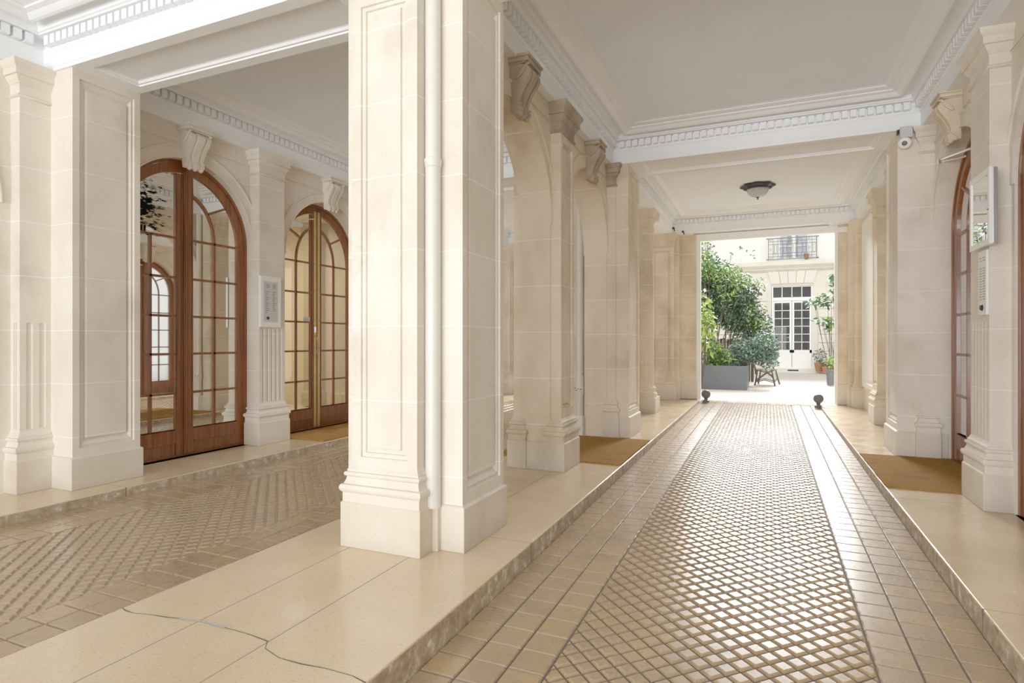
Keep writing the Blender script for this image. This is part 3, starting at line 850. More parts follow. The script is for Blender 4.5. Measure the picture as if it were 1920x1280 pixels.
# ------------------------------------------------------------------ wall fittings
t = thing('intercom_panel', 'white framed intercom panel on the fluted pilaster at left', 'intercom', (-5.62, 5.45, 1.74))
f = wl(-5.63); mb = MB()
panel_face(mb, f, 5.29, 5.61, 1.425, 2.045, [(0, 0, 0, 0), (0, 0, 0, .035), (.045, .06, .06, .035), (.047, .062, .062, .030)]); build('backplate', mb, M['white_paint'], t)
mb = MB(); mb.box(5.338, 5.562, .030, .034, 1.49, 1.98, 0, f); pl = build('faceplate', mb, M['grey_plate'], t)
for u in (5.40, 5.50):
    mb = MB()
    for k in range(6): mb.box(u - .025, u + .025, .034, .0355, 1.90 + k * .009, 1.904 + k * .009, 0, f)
    build('speaker_grille', mb, M['ink'], t)
for u in (5.395, 5.505):
    mb = MB()
    for k in range(12 if u < 5.45 else 11):
        z = 1.855 - k * .023; w = .032 - .008 * ((k * 7) % 3)
        mb.box(u - .034, u - .034 + w * 2, .034, .0352, z - .004, z + .004, 0, f)
    build('name_list_text', mb, M['ink'], t)
mb = MB(); mb.rings([[f(5.40 + .020 * math.cos(q * PI / 8), .034, 1.535 + .020 * math.sin(q * PI / 8)) for q in range(16)], [f(5.40 + .016 * math.cos(q * PI / 8), .044, 1.535 + .016 * math.sin(q * PI / 8)) for q in range(16)]]); build('camera_lens', mb, M['black'], t, smooth=True)

t = thing('intercom_panel', 'narrow white intercom strip with a black lens under the notice case', 'intercom', (1.49, 5.46, 1.69))
f = wr(1.50); mb = MB(); mb.box(5.42, 5.60, 0, .018, 1.45, 1.935, 0, f); build('backplate', mb, M['white_paint'], t, bevel=.003)
for u in (5.445, 5.52):
    mb = MB()
    for k in range(17):
        z = 1.88 - k * .0195
        if k in (2, 3): continue
        mb.box(u, u + .048 - .006 * (k % 3), .018, .0195, z - .003, z + .003, 0, f)
    build('name_list_text', mb, M['ink'], t)
mb = MB(); mb.rings([[f(5.51 + .030 * math.cos(q * PI / 8), .018, 1.505 + .024 * math.sin(q * PI / 8)) for q in range(16)], [f(5.51 + .022 * math.cos(q * PI / 8), .030, 1.505 + .018 * math.sin(q * PI / 8)) for q in range(16)]]); build('camera_lens', mb, M['black'], t, smooth=True)

t = thing('notice_case', 'silver framed glass notice case on the right pilaster', 'notice board', (1.45, 5.45, 2.2))
f = wr(1.50); mb = MB(); a, b, z0, z1 = 5.235, 5.675, 1.955, 2.50
mb.box(a, b, 0, .030, z0, z1, 0, f); build('case_back', mb, M['steel'], t, bevel=.004)
mb = MB(); panel_face(mb, f, a - .004, b + .004, z0 - .004, z1 + .004, [(0, 0, 0, .032), (0, 0, 0, .052), (.038, .038, .038, .052), (.042, .042, .042, .040)]); dr = build('door', mb, M['white_paint'], t)
mb = MB(); mb.box(a + .045, b - .045, .030, .0405, z0 + .045, z1 - .045, 0, f); build('paper', mb, M['paper'], t)
mb = MB()
for k in range(16): mb.box(a + .08, b - .08 - .05 * (k % 4 == 3), .0405, .0408, z1 - .10 - k * .022, z1 - .104 - k * .022, 0, f)
build('printed_line', mb, M['ink'], t)
g = MB(); g.add([f(a + .04, .0445, z0 + .04), f(b - .04, .0445, z0 + .04), f(b - .04, .0445, z1 - .04), f(a + .04, .0445, z1 - .04)], [(0, 1, 2, 3)]); build('pane', g, M['glass_strong'], t)
mb = MB(); p = f(a + .02, .052, 2.2); mb.sphere(p, .006, n=8, m=6); build('lock', mb, M['iron'], t)

# paper notices
def notice(label, fn, u0, u1, z0, z1, n, rows):
    t = thing('paper_notice', label, 'notice', fn((u0 + u1) / 2, n, z0))
    mb = MB(); mb.box(u0, u1, n, n + .003, z0, z1, 0, fn); build('sheet', mb, M['paper'], t)
    mb = MB()
    for k in range(rows):
        z = z1 - (k + 1.2) * (z1 - z0) / (rows + 1.4); mb.box(u0 + .12 * (u1 - u0), u1 - (.15 + .15 * (k % 3 == 2)) * (u1 - u0), n + .003, n + .0034, z - .002, z + .002, 0, fn)
    build('printed_line', mb, M['ink'], t)
notice('small white card on the glass of the brass-stripped door', wl(XL), A2 - .245, A2 - .115, 1.53, 1.60, -.238, 3)
notice('tall printed sheet stuck inside the glass of the right-hand door', wr(XR), 6.0, 6.27, 1.56, 1.90, -.172, 9)

# security camera
t = thing('security_camera', 'white dome security camera on a grey box below the right beam end', 'camera', (1.35, 7.56, 3.5))
mb = MB(); mb.box(1.295, 1.41, 7.46, 7.575, 3.435, 3.55); build('junction_box', mb, M['grey_plate'], t, bevel=.004)
def disc(mb, c, prof, ax, n=24):
    ax = Vector(ax).normalized(); a = ax.cross(Vector((0, 0, 1))).normalized(); b = ax.cross(a)
    mb.rings([[tuple(Vector(c) + ax * h + a * r * math.cos(2 * PI * q / n) + b * r * math.sin(2 * PI * q / n)) for q in range(n)] for r, h in prof])
mb = MB(); disc(mb, (1.345, 7.50, 3.385), [(.045, -.06), (.058, -.02), (.062, 0), (.058, .018), (.04, .03), (.028, .034)], (-.25, -1, -.35)); build('dome_housing', mb, M['white_paint'], t, smooth=True)
mb = MB(); disc(mb, (1.345 - .008, 7.468, 3.374), [(.026, -.01), (.026, .002), (.018, .008)], (-.25, -1, -.35)); build('lens', mb, M['bollard'], t, smooth=True)
mb = MB(); mb.box(1.275, 1.30, 7.50, 7.56, 3.49, 3.535); build('cable_gland', mb, M['black'], t)

# door closers
t = thing('door_closer', 'silver door closer arm across the top of the right-hand arched door', 'door closer', (1.7, 6.9, 2.95))
mb = MB(); mb.tube([(1.60, 7.25, 3.10), (1.74, 6.75, 3.055)], .012, 8); mb.tube([(1.60, 7.25, 3.075), (1.74, 6.95, 3.035)], .009, 8); build('arm', mb, M['chrome'], t, smooth=True)
mb = MB(); mb.box(1.585, 1.625, 7.22, 7.29, 3.06, 3.115); build('bracket', mb, M['chrome'], t, bevel=.004)
t = thing('door_closer', 'grey door closer body with a thin arm at the top of the brass-stripped door', 'door closer', (-5.95, 6.4, 2.95))
mb = MB(); mb.box(-5.99, -5.92, 6.06, 6.34, 2.83, 2.90); build('body', mb, M['steel'], t, bevel=.012)
mb = MB(); mb.tube([(-5.93, 6.20, 2.91), (-5.83, 6.45, 2.96), (-5.97, 6.60, 2.93)], .008, 8); build('arm', mb, M['chrome'], t, smooth=True)

# drainpipes
t = thing('drainpipe', 'cream painted drainpipe in the corner of the central pillar', 'pipe', (-1.845, 3.04, 0))
mb = MB(); mb.lathe([(.046, .262), (.046, ZT)], -1.838, 3.04, 24); build('pipe', mb, M['pipe'], t, smooth=True)
mb = MB(); mb.lathe([(.047, 2.285), (.051, 2.29), (.051, 2.31), (.053, 2.315), (.053, 2.335), (.047, 2.34)], -1.838, 3.04, 24); build('collar', mb, M['pipe'], t, smooth=True)
t = thing('drainpipe', 'cream drainpipe against the island pier beyond the arches', 'pipe', (-2.29, 7.52, 0))
mb = MB(); mb.lathe([(.046, .27), (.046, .55)], -2.30, 7.53, 20); mb.lathe([(.043, .74), (.043, ZT)], -2.30, 7.53, 20); build('pipe', mb, M['pipe'], t, smooth=True)
mb = MB(); mb.lathe([(.05, .54), (.056, .56), (.056, .68), (.05, .70), (.052, .72), (.052, .79), (.046, .80)], -2.30, 7.53, 20); build('collar', mb, M['pipe'], t, smooth=True)
mb = MB(); mb.box(-2.36, -2.24, 7.47, 7.59, 0, .27); build('foot_block', mb, M['stone_pale'], t, bevel=.004)
mb = MB()
for a, b in ((-.03, .60), (.0, .62), (.03, .615), (-.045, .63)): mb.box(-2.30 + a - .008, -2.30 + a + .006, 7.474, 7.482, b, b + .012)
build('chip', mb, M['crack'], t)

# doormats
def mat(label, x0, x1, y0, y1):
    mb = MB(); n = 14; pts = []
    for i in range(n): pts.append((x0 + (x1 - x0) * i / n, y0 + random.uniform(-.006, .006)))
    for i in range(n): pts.append((x1 + random.uniform(-.006, .006), y0 + (y1 - y0) * i / n))
    for i in range(n): pts.append((x1 - (x1 - x0) * i / n, y1 + random.uniform(-.006, .006)))
    for i in range(n): pts.append((x0 + random.uniform(-.004, .004), y1 - (y1 - y0) * i / n))
    mb.rings([[(x, y, .001) for x, y in pts], [(x, y, .016) for x, y in pts]])
    o = build('doormat', mb, M['coir'], at=((x0 + x1) / 2, (y0 + y1) / 2, .001)); 
    return tag(o, label, 'doormat')
mat('brown coir doormat in front of the right-hand arched door', .925, 1.765, 5.905, 7.50)
mat('brown coir doormat lying under the farther open arch of the arcade', -2.75, -1.365, 5.88, 7.46)
mat('tan coir doormat before the brass-stripped glazed door', -5.87, -5.08, 5.80, 7.50)

# ceiling lamp
t = thing('ceiling_lamp', 'dark ornate ceiling lamp with a ribbed glass bowl', 'lamp', (-.17, 10.95, ZC))
mb = MB(); mb.lathe([(.10, ZC - .001), (.24, ZC - .004), (.27, ZC - .02), (.25, ZC - .04), (.215, ZC - .05), (.20, ZC - .075), (.16, ZC - .08), (.05, ZC - .06)], -.17, 10.95, 96, rmod=lambda a: 1 + .07 * math.cos(8 * a) + .02 * math.cos(24 * a)); build('ornate_mount', mb, M['iron'], t, smooth=True)
mb = MB(); mb.lathe([(.17, ZC - .06), (.175, ZC - .08), (.165, ZC - .12), (.14, ZC - .155), (.10, ZC - .185), (.05, ZC - .203), (.008, ZC - .208)], -.17, 10.95, 120, rmod=lambda a: 1 + .012 * math.cos(40 * a)); 
def lampglass():
    m, nt, N, L, b = mk('ribbed lamp glass'); b.inputs['Base Color'].default_value = (.97, .97, .97, 1); b.inputs['Roughness'].default_value = .08; b.inputs['Transmission Weight'].default_value = .45; b.inputs['IOR'].default_value = 1.25
    return m
M['lampglass'] = lampglass()
build('glass_bowl', mb, M['lampglass'], t, smooth=True)
for k in range(16):
    mb = MB(); a = 2 * PI * k / 16; mb.tube([(-.17 + .17 * math.cos(a), 10.95 + .17 * math.sin(a), ZC - .075), (-.17 + .163 * math.cos(a), 10.95 + .163 * math.sin(a), ZC - .12)], .004, 5)
    build('metal_rib', mb, M['iron'], t)
mb = MB(); mb.lathe([(.004, ZC - .20), (.022, ZC - .208), (.024, ZC - .216), (.010, ZC - .222), (.012, ZC - .235), (.004, ZC - .25)], -.17, 10.95, 16); build('finial', mb, M['iron'], t, smooth=True)

# small black hooks at the far cornice corners
for (x, y, z, lab) in ((-1.84, 12.75, 3.60, 'small black hook fitting under the far cornice above the island pier'), (-1.66, 12.86, 3.53, 'small dark fitting on the beam end beside the island pier'),):
    t = thing('hook_fitting', lab, 'fitting', (x, y, z)); mb = MB(); mb.tube([(x, y, z + .05), (x + .02, y - .04, z + .03), (x + .03, y - .04, z - .03)], .012, 6); mb.box(x - .02, x + .02, y - .01, y + .03, z + .02, z + .06); build('bracket', mb, M['iron'], t)

# bollards
def bollard(label, x, y, z):
    t = thing('ball_bollard', label, 'bollard', (x, y, z), 'ball bollards at the courtyard exit')
    mb = MB(); mb.lathe([(.068, z), (.068, z + .03), (.062, z + .045), (.040, z + .055), (.034, z + .075), (.042, z + .09), (.05, z + .10)], x, y, 24); build('foot', mb, M['bollard'], t, smooth=True)
    mb = MB(); mb.sphere((x, y, z + .175), .092, n=28, m=16); build('ball', mb, M['bollard'], t, smooth=True)
bollard('grey iron ball bollard at the left kerb end', -1.205, 12.99, -.03)
bollard('grey iron ball bollard at the right kerb end', .885, 12.80, -.03)

# ------------------------------------------------------------------ courtyard
FY = 27.
def cells(mb, fn, us, zs, holes, th, n=0.):
    for i in range(len(us) - 1):
        for j in range(len(zs) - 1):
            if (i, j) in holes: continue
            mb.box(us[i], us[i + 1], n - th, n, zs[j], zs[j + 1], 0, fn)
bd = thing('courtyard_building', 'cream courtyard building with rusticated ground floor and French door', 'building', (0, FY, 0))
f = fy(FY)
mb = MB(); cells(mb, f, [-9, .10, 1.69, 9], [-.1, .13, 3.62, 4.30], {(1, 1)}, .4); gf = build('ground_floor_wall', mb, M['facade_low'], bd)
mb = MB(); cells(mb, f, [-9, -4.1, -2.62, .40, 1.52, 9], [4.55, 4.72, 7.2, 10.5], {(1, 1), (3, 1)}, .4, -.04); build('upper_wall', mb, M['facade'], bd)
mb = MB(); mb.stack((-9, 9, FY - .02, FY + .3), [(0, 4.18), (.04, 4.20), (.06, 4.28), (.10, 4.30), (.26, 4.40), (.28, 4.55), (.26, 4.57), (0, 4.60)], (0, 0, 1, 0)); build('cornice', mb, M['facade_low'], bd)
mb = MB(); mb.stack((-9, 9, FY - .02, FY + .3), [(.045, 4.16), (.055, 4.285)], (0, 0, 1, 0)); build('cornice_shade', mb, M['facade_dark'], bd)
mb = MB()
for k in range(11):
    z0 = .52 + k * .345
    if z0 > 3.95: break
    z1 = z0 + .325
    e = 0 if z1 < 3.6 else (.30)
    mb.box(-9, -.06 - e, 0, .075, z0, min(z1, 4.0), 0, f); mb.box(1.86 + e, 9, 0, .075, z0, min(z1, 4.0), 0, f)
mb.box(-9, -.06, 0, .05, -.05, .49, 0, f); mb.box(1.86, 9, 0, .05, -.05, .49, 0, f)
build('rustication', mb, M['facade_low'], bd)
mb = MB(); c0 = .895
for (a, b, c_, d) in ((-.80, -.44, -.93, -.52), (-.42, -.15, -.50, -.18), (-.13, .13, -.16, .16), (.15, .42, .18, .50), (.44, .80, .52, .93)):
    q = [(c0 + a, 3.66), (c0 + b, 3.66), (c0 + d, 4.18), (c0 + c_, 4.18)]
    mb.rings([[f(u, 0, z) for u, z in q], [f(u, .06, z) for u, z in q]])
build('voussoir', mb, M['facade_low'], bd)
mb = MB(); mb.box(-.1, 1.9, 0, .35, -.05, .12, 0, f); mb.box(-1.2, 2.6, .35, .62, -.05, .04, 0, f); stp = build('doorstep', mb, M['facade_low'], bd, bevel=.01)
mb = MB(); mb.box(.72, 1.12, .351, .356, .03, .10, 0, f); build('vent_grille', mb, M['black'], bd)
# French door
def fr_rect(mb, u0, u1, z0, z1, w, n0, n1, fn):
    mb.box(u0, u1, n0, n1, z0, z0 + w, 0, fn); mb.box(u0, u1, n0, n1, z1 - w, z1, 0, fn)
    mb.box(u0, u0 + w, n0, n1, z0 + w, z1 - w, 0, fn); mb.box(u1 - w, u1, n0, n1, z0 + w, z1 - w, 0, fn)
mb = MB(); fr_rect(mb, .10, 1.69, .13, 3.62, .05, -.30, -.12, f); mb.box(.15, 1.64, -.28, -.14, 2.95, 3.08, 0, f)
mb.box(.13, .165, -.13, .02, .2, 3.55, 0, f)
df = build('door_frame', mb, M['white_paint'], bd)
mb = MB(); fr_rect(mb, .15, 1.64, 3.06, 3.56, .035, -.24, -.18, f)
for k in (1, 2, 3): u = .15 + k * 1.49 / 4; mb.box(u - .015, u + .015, -.24, -.18, 3.08, 3.55, 0, f)
build('transom_light', mb, M['white_paint'], bd)
for s, (u0, u1) in enumerate(((.16, .885), (.905, 1.63))):
    mb = MB(); fr_rect(mb, u0, u1, .14, 2.94, .075, -.24, -.18, f); mb.box(u0, u1, -.24, -.18, .78, .90, 0, f); mb.box(u0 + .07, u1 - .07, -.23, -.20, .21, .79, 0, f)
    lf = build('door_leaf', mb, M['white_paint'], bd)
    mb = MB(); uc = (u0 + u1) / 2; mb.box(uc - .012, uc + .012, -.23, -.19, .9, 2.87, 0, f)
    for k in range(1, 6): z = .9 + k * 1.97 / 6; mb.box(u0 + .07, u1 - .07, -.23, -.19, z - .012, z + .012, 0, f)
    build('glazing_bar', mb, M['white_paint'], lf)
mb = MB(); mb.tube([f(.83, -.15, 1.42), f(.70, -.15, 1.42)], .012, 6); mb.box(.80, .86, -.18, -.165, 1.25, 1.52, 0, f); build('door_handle', mb, M['steel'], bd)
g = MB(); g.add([f(.15, -.21, .85), f(1.64, -.21, .85), f(1.64, -.21, 3.56), f(.15, -.21, 3.56)], [(0, 1, 2, 3)]); build('glazing', g, M['glass_dull'], bd)
mb = MB(); mb.box(-.6, 2.6, -2.2, -2.15, 0, 4, 0, f); mb.box(-.6, 2.6, -2.2, -.4, 3.9, 4, 0, f); mb.box(-.6, -.55, -2.2, -.4, 0, 4, 0, f); mb.box(2.55, 2.6, -2.2, -.4, 0, 4, 0, f); mb.box(-.6, 2.6, -2.2, -.4, 0, .1, 0, f)
build('room_interior', mb, M['grey_room'], bd)
# upper windows
def upper_window(u0, u1, z0, z1):
    mb = MB(); fr_rect(mb, u0, u1, z0, z1, .05, -.3, -.2, f); uc = (u0 + u1) / 2; mb.box(uc - .07, uc + .07, -.3, -.2, z0, z1, 0, f)
    mb.box(u0, u1, -.29, -.21, 5.22, 5.25, 0, f)
    fr = build('window_frame', mb, M['white_paint'], bd)
    mb = MB(); mb.box(u0 + .05, u0 + .33, -.36, -.34, z0, z1, 0, f); mb.box(u1 - .38, u1 - .05, -.36, -.34, z0, z1, 0, f); build('curtain', mb, M['lilac'], bd)
    mb = MB(); mb.box(u0, u1, -.9, -.85, z0, z1, 0, f); build('dark_interior', mb, M['grey_room'], bd)
    g = MB(); g.add([f(u0 + .04, -.25, z0), f(u1 - .04, -.25, z0), f(u1 - .04, -.25, z1), f(u0 + .04, -.25, z1)], [(0, 1, 2, 3)]); build('pane', g, M['glass'], bd)
upper_window(.40, 1.52, 4.66, 7.2); upper_window(-4.1, -2.62, 4.66, 7.2)
mb = MB()
for u in (.30, 1.62): mb.box(u - .10, u + .10, -.03, .0, 4.66, 7.2, 0, f)
build('shutter', mb, M['facade'], bd)

def railing(label, u0, u1, z0, z1):
    t = thing('balcony_railing', label, 'railing', f((u0 + u1) / 2, .2, z0))
    n = .22; mb = MB()
    mb.tube([f(u0 - .05, n, z1), f(u1 + .05, n, z1)], .018, 6); mb.tube([f(u0 - .02, n, z0 + .03), f(u1 + .02, n, z0 + .03)], .014, 6)
    for u in (u0 - .05, u1 + .05):
        mb.sphere(f(u, n, z1), .03, n=8, m=6); mb.sphere(f(u, n, z0 + .03), .03, n=8, m=6)
    for u in (u0, u1): mb.tube([f(u, n, z0), f(u, n, z1)], .016, 6); mb.tube([f(u, n, z1 - .02), f(u, -.05, z1 - .02)], .012, 6); mb.tube([f(u, n, z0 + .03), f(u, -.05, z0 + .03)], .012, 6)
    build('frame', mb, M['rail'], t)
    mb = MB()
    for z in (z1 - .13, z1 - .25, z0 + .27, z0 + .15): mb.tube([f(u0, n, z), f(u1, n, z)], .009, 5)
    nb = 10; du = (u1 - u0) / nb
    for k in range(1, nb): mb.tube([f(u0 + k * du, n, z0 + .03), f(u0 + k * du, n, z1)], .008, 5)
    for k in range(0, nb):
        uc = u0 + (k + .5) * du
        if k % 2:
            pts = [f(uc + .055 * math.cos(q * PI / 8), n, (z1 - .29 if math.sin(q * PI / 8) > 0 else z0 + .31) + .055 * math.sin(q * PI / 8)) for q in range(17)]
            mb.tube(pts, .008, 5)
        else:
            for zc in ((z0 + z1) / 2, z1 - .065, z0 + .09): mb.tube([f(uc + .038 * math.cos(q * PI / 5), n, zc + .038 * math.sin(q * PI / 5)) for q in range(11)], .007, 5)
    build('scrollwork', mb, M['rail'], t)
    return t
railing('grey wrought-iron balcony railing above the French door', .0, 1.79, 4.62, 5.52)
railing('grey balcony railing partly behind the climbing shrub', -4.4, -2.42, 4.62, 5.52)
t = thing('flowerpot', 'small terracotta flowerpot standing behind the balcony railing', 'flowerpot', f(1.42, .1, 4.6)); mb = MB(); p = f(1.42, .10, 4.60); mb.lathe([(.06, 4.60), (.085, 4.80), (.095, 4.80), (.095, 4.84), (.08, 4.84)], p[0], p[1], 16); build('pot', mb, M['terracotta'], t, smooth=True)

# plants
def leaves(blobs, size, seed, mats=3, shell=.35, droop=.3):
    rnd = random.Random(seed); mb = MB()
    for (cx, cy, cz, rx, ry, rz, n) in blobs:
        for _ in range(n):
            while True:
                x, y, z = rnd.uniform(-1, 1), rnd.uniform(-1, 1), rnd.uniform(-1, 1); d = x * x + y * y + z * z
                if shell * shell < d < 1: break
            lump = 1 + .16 * math.sin(5 * x + 3 * z + cx * 9) + .12 * math.sin(7 * z - 4 * y)
            P = Vector((cx + x * rx * lump, cy + y * ry * lump, cz + z * rz * lump))
            s = size * rnd.uniform(.6, 1.25)
            d1 = Vector((rnd.gauss(0, 1), rnd.gauss(0, 1), rnd.gauss(-droop, .8))).normalized()
            nn = Vector((rnd.gauss(0, .6), rnd.gauss(-.4, .6), rnd.gauss(.9, .5))).normalized()
            d2 = d1.cross(nn)
            if d2.length < .05: continue
            d2.normalize(); nn = d2.cross(d1)
            vs = [P, P + d1 * s * .45 + d2 * s * .24 + nn * s * .06, P + d1 * s, P + d1 * s * .45 - d2 * s * .24 + nn * s * .06]
            mi = 0 if rnd.random() < .5 else rnd.randint(0, mats - 1)
            mb.add(vs, [(0, 1, 2), (0, 2, 3)], mi)
    return mb
def stems(mb, base, tips, r=.012):
    for tx, ty, tz in tips:
        b = Vector(base); e = Vector((tx, ty, tz)); m_ = b.lerp(e, .5) + Vector((random.uniform(-.08, .08), random.uniform(-.05, .05), 0))
        mb.tube([b, m_, e], r, 5, r1=r * .4)

def shrub(name, label, base, blobs, size, seed, mats, r=.015, nst=6, droop=.3, cat='shrub'):
    t = thing(name, label, cat, base)
    build('foliage', leaves(blobs, size, seed, len(mats), droop=droop), mats, t)
    mb = MB(); tips = []
    for b in blobs:
        for k in range(max(1, nst // len(blobs))): tips.append((b[0] + random.uniform(-.5, .5) * b[3], b[1], b[2] + random.uniform(-.2, .5) * b[5]))
    stems(mb, base, tips, r); build('stem', mb, M['bark'], t)
    return t
LD, LM, LL, LG = M['leaf_dark'], M['leaf_mid'], M['leaf_lime'], M['leaf_grey']
shrub('climbing_shrub', 'big dark green shrub with fresh light tips behind the grey planter', (-1.3, 18.9, 0),
      [(-1.75, 19.0, 2.75, .75, .6, 1.0, 4200), (-1.15, 18.9, 2.5, .72, .55, .95, 4200), (-.65, 18.9, 2.1, .5, .5, .85, 2600), (-2.3, 19.1, 3.0, .6, .5, 1.1, 1600), (-.35, 18.9, 1.6, .42, .4, .6, 1500), (-.05, 18.95, 1.15, .3, .35, .5, 600),
       (-1.7, 19.0, 3.75, .30, .3, .35, 260), (-1.3, 18.9, 3.5, .35, .3, .25, 260), (-.35, 18.9, 2.75, .25, .2, .22, 120)], .105, 3, [LD, LD, LD, LG, LM], .03, 14)
shrub('climbing_shrub', 'loose yellow-green sprays growing over the top of the dark shrub', (-1.5, 18.5, .6),
      [(-1.75, 18.4, 3.55, .45, .3, .30, 330), (-1.35, 18.35, 3.32, .6, .3, .22, 330), (-1.75, 18.4, 4.05, .22, .2, .35, 90), (-.72, 18.4, 3.05, .32, .25, .28, 150), (-.75, 18.35, 3.75, .5, .2, .22, 26), (-.2, 18.5, 2.95, .18, .1, .2, 24), (-1.1, 18.3, 2.9, .5, .2, .5, 170), (-.3, 18.4, 1.9, .3, .2, .5, 110)], .12, 4, [LM, LL, LM], .014, 12)
shrub('leafy_plant', 'bright lime leafed plant at the left jamb of the exit', (-1.55, 15.2, 0),
      [(-1.45, 15.1, 2.05, .26, .2, .38, 130), (-1.38, 15.1, 1.62, .22, .2, .3, 110), (-1.50, 15.1, 1.2, .2, .2, .3, 60)], .17, 5, [LL, LL, LM], .012, 8, droop=.9, cat='plant')
shrub('planter_shrub', 'rounded lime green bush at the left of the planter', (-1.32, 16.9, .55),
      [(-1.33, 16.85, .98, .27, .25, .30, 620), (-1.08, 16.85, .80, .22, .2, .2, 300), (-1.35, 16.9, .72, .25, .2, .16, 220)], .10, 9, [LM, LL, LM], .010, 8)
shrub('planter_shrub', 'loose blue-green bush spilling over the right end of the planter', (-.62, 17.2, .55),
      [(-.62, 17.2, .98, .48, .4, .34, 1500), (-.18, 17.3, 1.12, .42, .4, .42, 1500), (.02, 17.3, .86, .24, .3, .36, 600), (-.75, 17.1, .7, .3, .2, .15, 200)], .085, 12, [LG, LD, LG, LM], .010, 14)
t = thing('grey_planter', 'long grey metal planter box at the courtyard left', 'planter', (-1.2, 17.4, 0))
mb = MB(); mb.rings([[(-3.2, 16.42, -.02), (-.51, 16.42, -.02), (-.51, 18.2, -.02), (-3.2, 18.2, -.02)], [(-3.2, 16.42, .61), (-.51, 16.42, .61), (-.51, 18.2, .61), (-3.2, 18.2, .61)], [(-3.16, 16.46, .61), (-.55, 16.46, .61), (-.55, 18.16, .61), (-3.16, 18.16, .61)], [(-3.16, 16.46, .52), (-.55, 16.46, .52), (-.55, 18.16, .52), (-3.16, 18.16, .52)]]); build('box', mb, M['planter'], t, bevel=.006)
mb = MB(); mb.box(-3.15, -.56, 16.47, 18.15, .50, .54); build('soil', mb, M['soil'], t)
mb = MB()
for k in range(26): x = -3.0 + k * .1; mb.box(x, x + .085, 19.55, 19.58, 0, 1.32 + .02 * (k % 3))
o = thing('wooden_fence', 'dark board fence behind the courtyard shrubs', 'fence', (-1.7, 19.56, 0)); build('boards', mb, M['fence'], o)
# bench
t = thing('rustic_bench', 'rustic branch-framed bench beside the planter', 'bench', (-.12, 18.6, 0))
mb = MB(); mb.box(-.30, .24, 18.35, 18.70, .44, .475); mb.box(-.30, .24, 18.72, 19.05, .44, .475); build('seat', mb, M['wood_old'], t, bevel=.012)
for (x, y, dx) in ((-.36, 18.30, .05), (.17, 18.28, -.06), (-.28, 19.02, .05), (.30, 19.0, -.08)):
    mb = MB(); mb.tube([(x, y, -.01), (x + dx * .4, y, .10), (x + dx, y + .02, .28), (x + dx * 1.4, y + .03, .45)], .026, 7, r1=.018); build('leg', mb, M['bark'], t, smooth=True)
mb = MB()
for y in (18.31, 19.0):
    mb.tube([(-.33, y, .09), (-.1, y, .15), (.16, y, .08)], .014, 6); mb.tube([(-.30, y, .42), (-.05, y, .36), (.10, y, .24), (.17, y, .10)], .014, 6); mb.tube([(.16, y, .43), (-.05, y, .34), (-.2, y, .22), (-.32, y, .10)], .014, 6)
for x in (-.33, .18): mb.tube([(x, 18.3, .13), (x + .04, 18.66, .18), (x + .04, 19.0, .13)], .013, 6)
build('branch_brace', mb, M['bark'], t, smooth=True)
mb = MB()
for k in range(5): mb.tube([(-.34 + .01 * k, 18.35 + k * .15, .30), (-.38, 18.35 + k * .15, .55), (-.33 + .03 * (k % 2), 18.38 + k * .15, .78)], .016, 6)
build('backrest', mb, M['bark'], t, smooth=True)
# pots at the right
def pot_plant(label, x, y, z, r, h, blobs, size, mats, seed, potmat='terracotta'):
    t = thing('potted_plant', label, 'potted plant', (x, y, z))
    mb = MB(); mb.lathe([(r * .68, z), (r * .92, z + h * .85), (r, z + h * .86), (r, z + h), (r * .88, z + h), (r * .85, z + h * .9), (.01, z + h * .9)], x, y, 24); build('pot', mb, M[potmat], t, smooth=True)
    build('foliage', leaves(blobs, size, seed, len(mats)), mats, t)
    mb = MB(); stems(mb, (x, y, z + h * .85), [(b[0] + random.uniform(-.6, .6) * b[3], b[1], b[2] + random.uniform(-.3, .5) * b[5]) for b in blobs for _ in range(4)], .008); build('stem', mb, M['bark'], t)
pot_plant('terracotta pot with thin grey-green plant beside the French door', 1.86, 26.3, .06, .20, .34, [(1.86, 26.3, .68, .22, .2, .32, 130)], .11, [LG, LD], 21)
pot_plant('dark pot with bright green plant at the right edge of the courtyard', 1.62, 19.0, .0, .13, .46, [(1.62, 19.0, .68, .14, .14, .14, 120)], .10, [LL, LM], 22, 'bollard')
t = thing('window_box', 'long terracotta trough with small green plants on the courtyard floor', 'planter', (2.2, 25.9, 0))
mb = MB(); mb.stack((1.95, 2.55, 25.8, 26.0), [(0, 0), (.03, .22), (.05, .22), (.05, .27), (.02, .27)]); build('trough', mb, M['terracotta'], t)
build('foliage', leaves([(2.1, 25.9, .36, .25, .1, .1, 90), (2.35, 25.9, .34, .15, .1, .08, 50)], .14, 33, 2), [LM, LG], t)
t = shrub('wall_climber', 'green climber with long leaves hanging at the right of the courtyard', (1.75, 20.0, 0),
      [(1.62, 20.0, 2.5, .36, .2, .22, 80), (1.78, 20.0, 3.1, .12, .15, .4, 40), (1.5, 20.0, 1.85, .3, .15, .08, 26), (1.7, 20.0, 1.75, .15, .15, .2, 30), (1.30, 20.0, 2.42, .25, .15, .10, 40)], .19, 41, [LM, LG, LD], .012, 10, cat='plant')
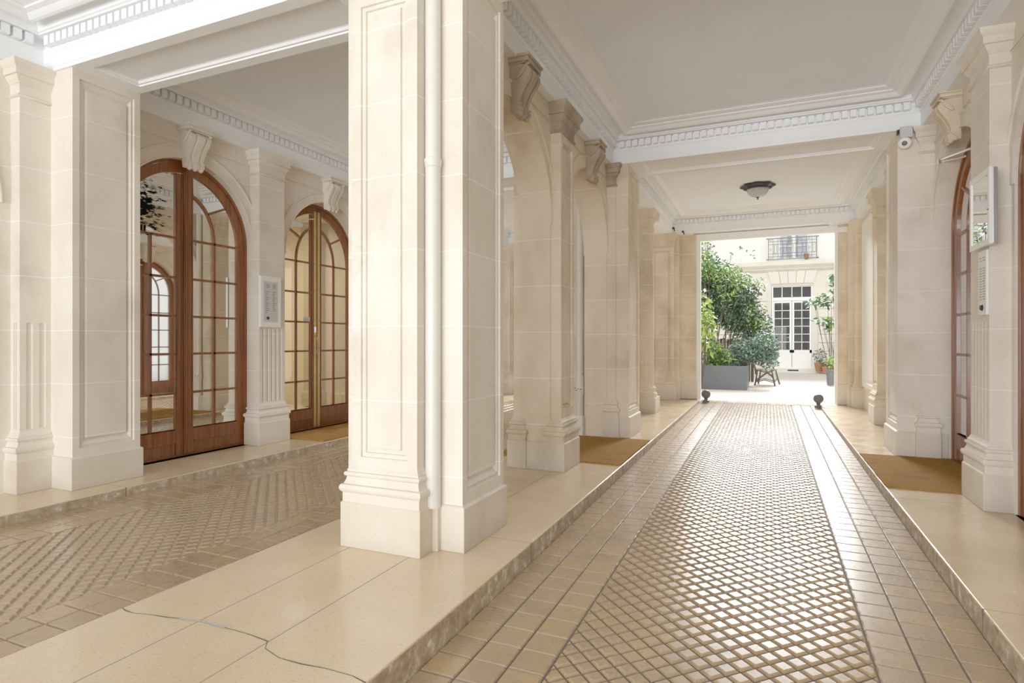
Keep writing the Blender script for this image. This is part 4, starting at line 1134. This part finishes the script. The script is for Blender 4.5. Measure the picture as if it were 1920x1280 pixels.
# side walls of the courtyard to bounce light
mb = MB(); mb.box(-9, -8.7, 13.8, 27, -.1, 9); mb.box(8.7, 9, 13.8, 27, -.1, 9)
struct(build('wall_courtyard', mb, M['facade']), 'pale side walls of the courtyard', 'wall')
mb = MB(); mb.box(-9, -6.1, 13.4, 13.8, -.1, 9); mb.box(2.1, 9, 13.4, 13.8, -.1, 9); mb.box(-6.1, 2.1, 13.62, 13.8, ZT + .0, 9)
struct(build('wall_outer', mb, M['facade']), 'outer courtyard face of the passage building', 'wall')

# ------------------------------------------------------------------ light
w = bpy.data.worlds.new('World'); bpy.context.scene.world = w; w.use_nodes = True
bg = w.node_tree.nodes['Background']; bg.inputs[0].default_value = (.88, .94, 1., 1); bg.inputs[1].default_value = .85
def area(name, loc, rot, sx, sy, power, col=(1, 1, 1), spread=180):
    l = bpy.data.lights.new(name, 'AREA'); l.shape = 'RECTANGLE'; l.size = sx; l.size_y = sy; l.energy = power; l.color = col; l.spread = math.radians(spread)
    o = bpy.data.objects.new(name, l); C.objects.link(o); o.location = loc; o.rotation_euler = rot; return o
area('street_fill', (-2, -9, 1.3), (math.radians(102), 0, 0), 9, 2.8, 700, (.98, .985, 1))  # area lamp added behind the camera, strengthens daylight from the street opening
area('court_fill', (-.2, 23.5, 7.6), (math.radians(-68), 0, 0), 6, 4, 1150, (.97, .985, 1), 100)  # unseen area lamp added above the courtyard to brighten the passage interior
area('lobby_light', (-8.0, 7.2, 3.4), (0, 0, 0), 1.6, 1.6, 34, (1, .93, .8))
area('stair_light', (3.0, 5.5, 3.4), (0, 0, 0), 1.2, 2., 30, (1, .95, .88))

# ------------------------------------------------------------------ camera
cam = bpy.data.cameras.new('Camera'); cam.sensor_width = 36; cam.lens = 1105 * 36 / 1920
co = bpy.data.objects.new('Camera', cam); C.objects.link(co)
co.location = (0, 0, 1.25); co.rotation_euler = (PI / 2, 0, math.radians(23.52))
cam.clip_start = .05; cam.clip_end = 200
sc = bpy.context.scene; sc.camera = co
sc.view_settings.view_transform = 'Standard'; sc.view_settings.look = 'None'; sc.view_settings.exposure = .52; sc.view_settings.gamma = 1.24
sc.cycles.diffuse_bounces = 7; sc.cycles.max_bounces = 10; sc.cycles.sample_clamp_indirect = 6
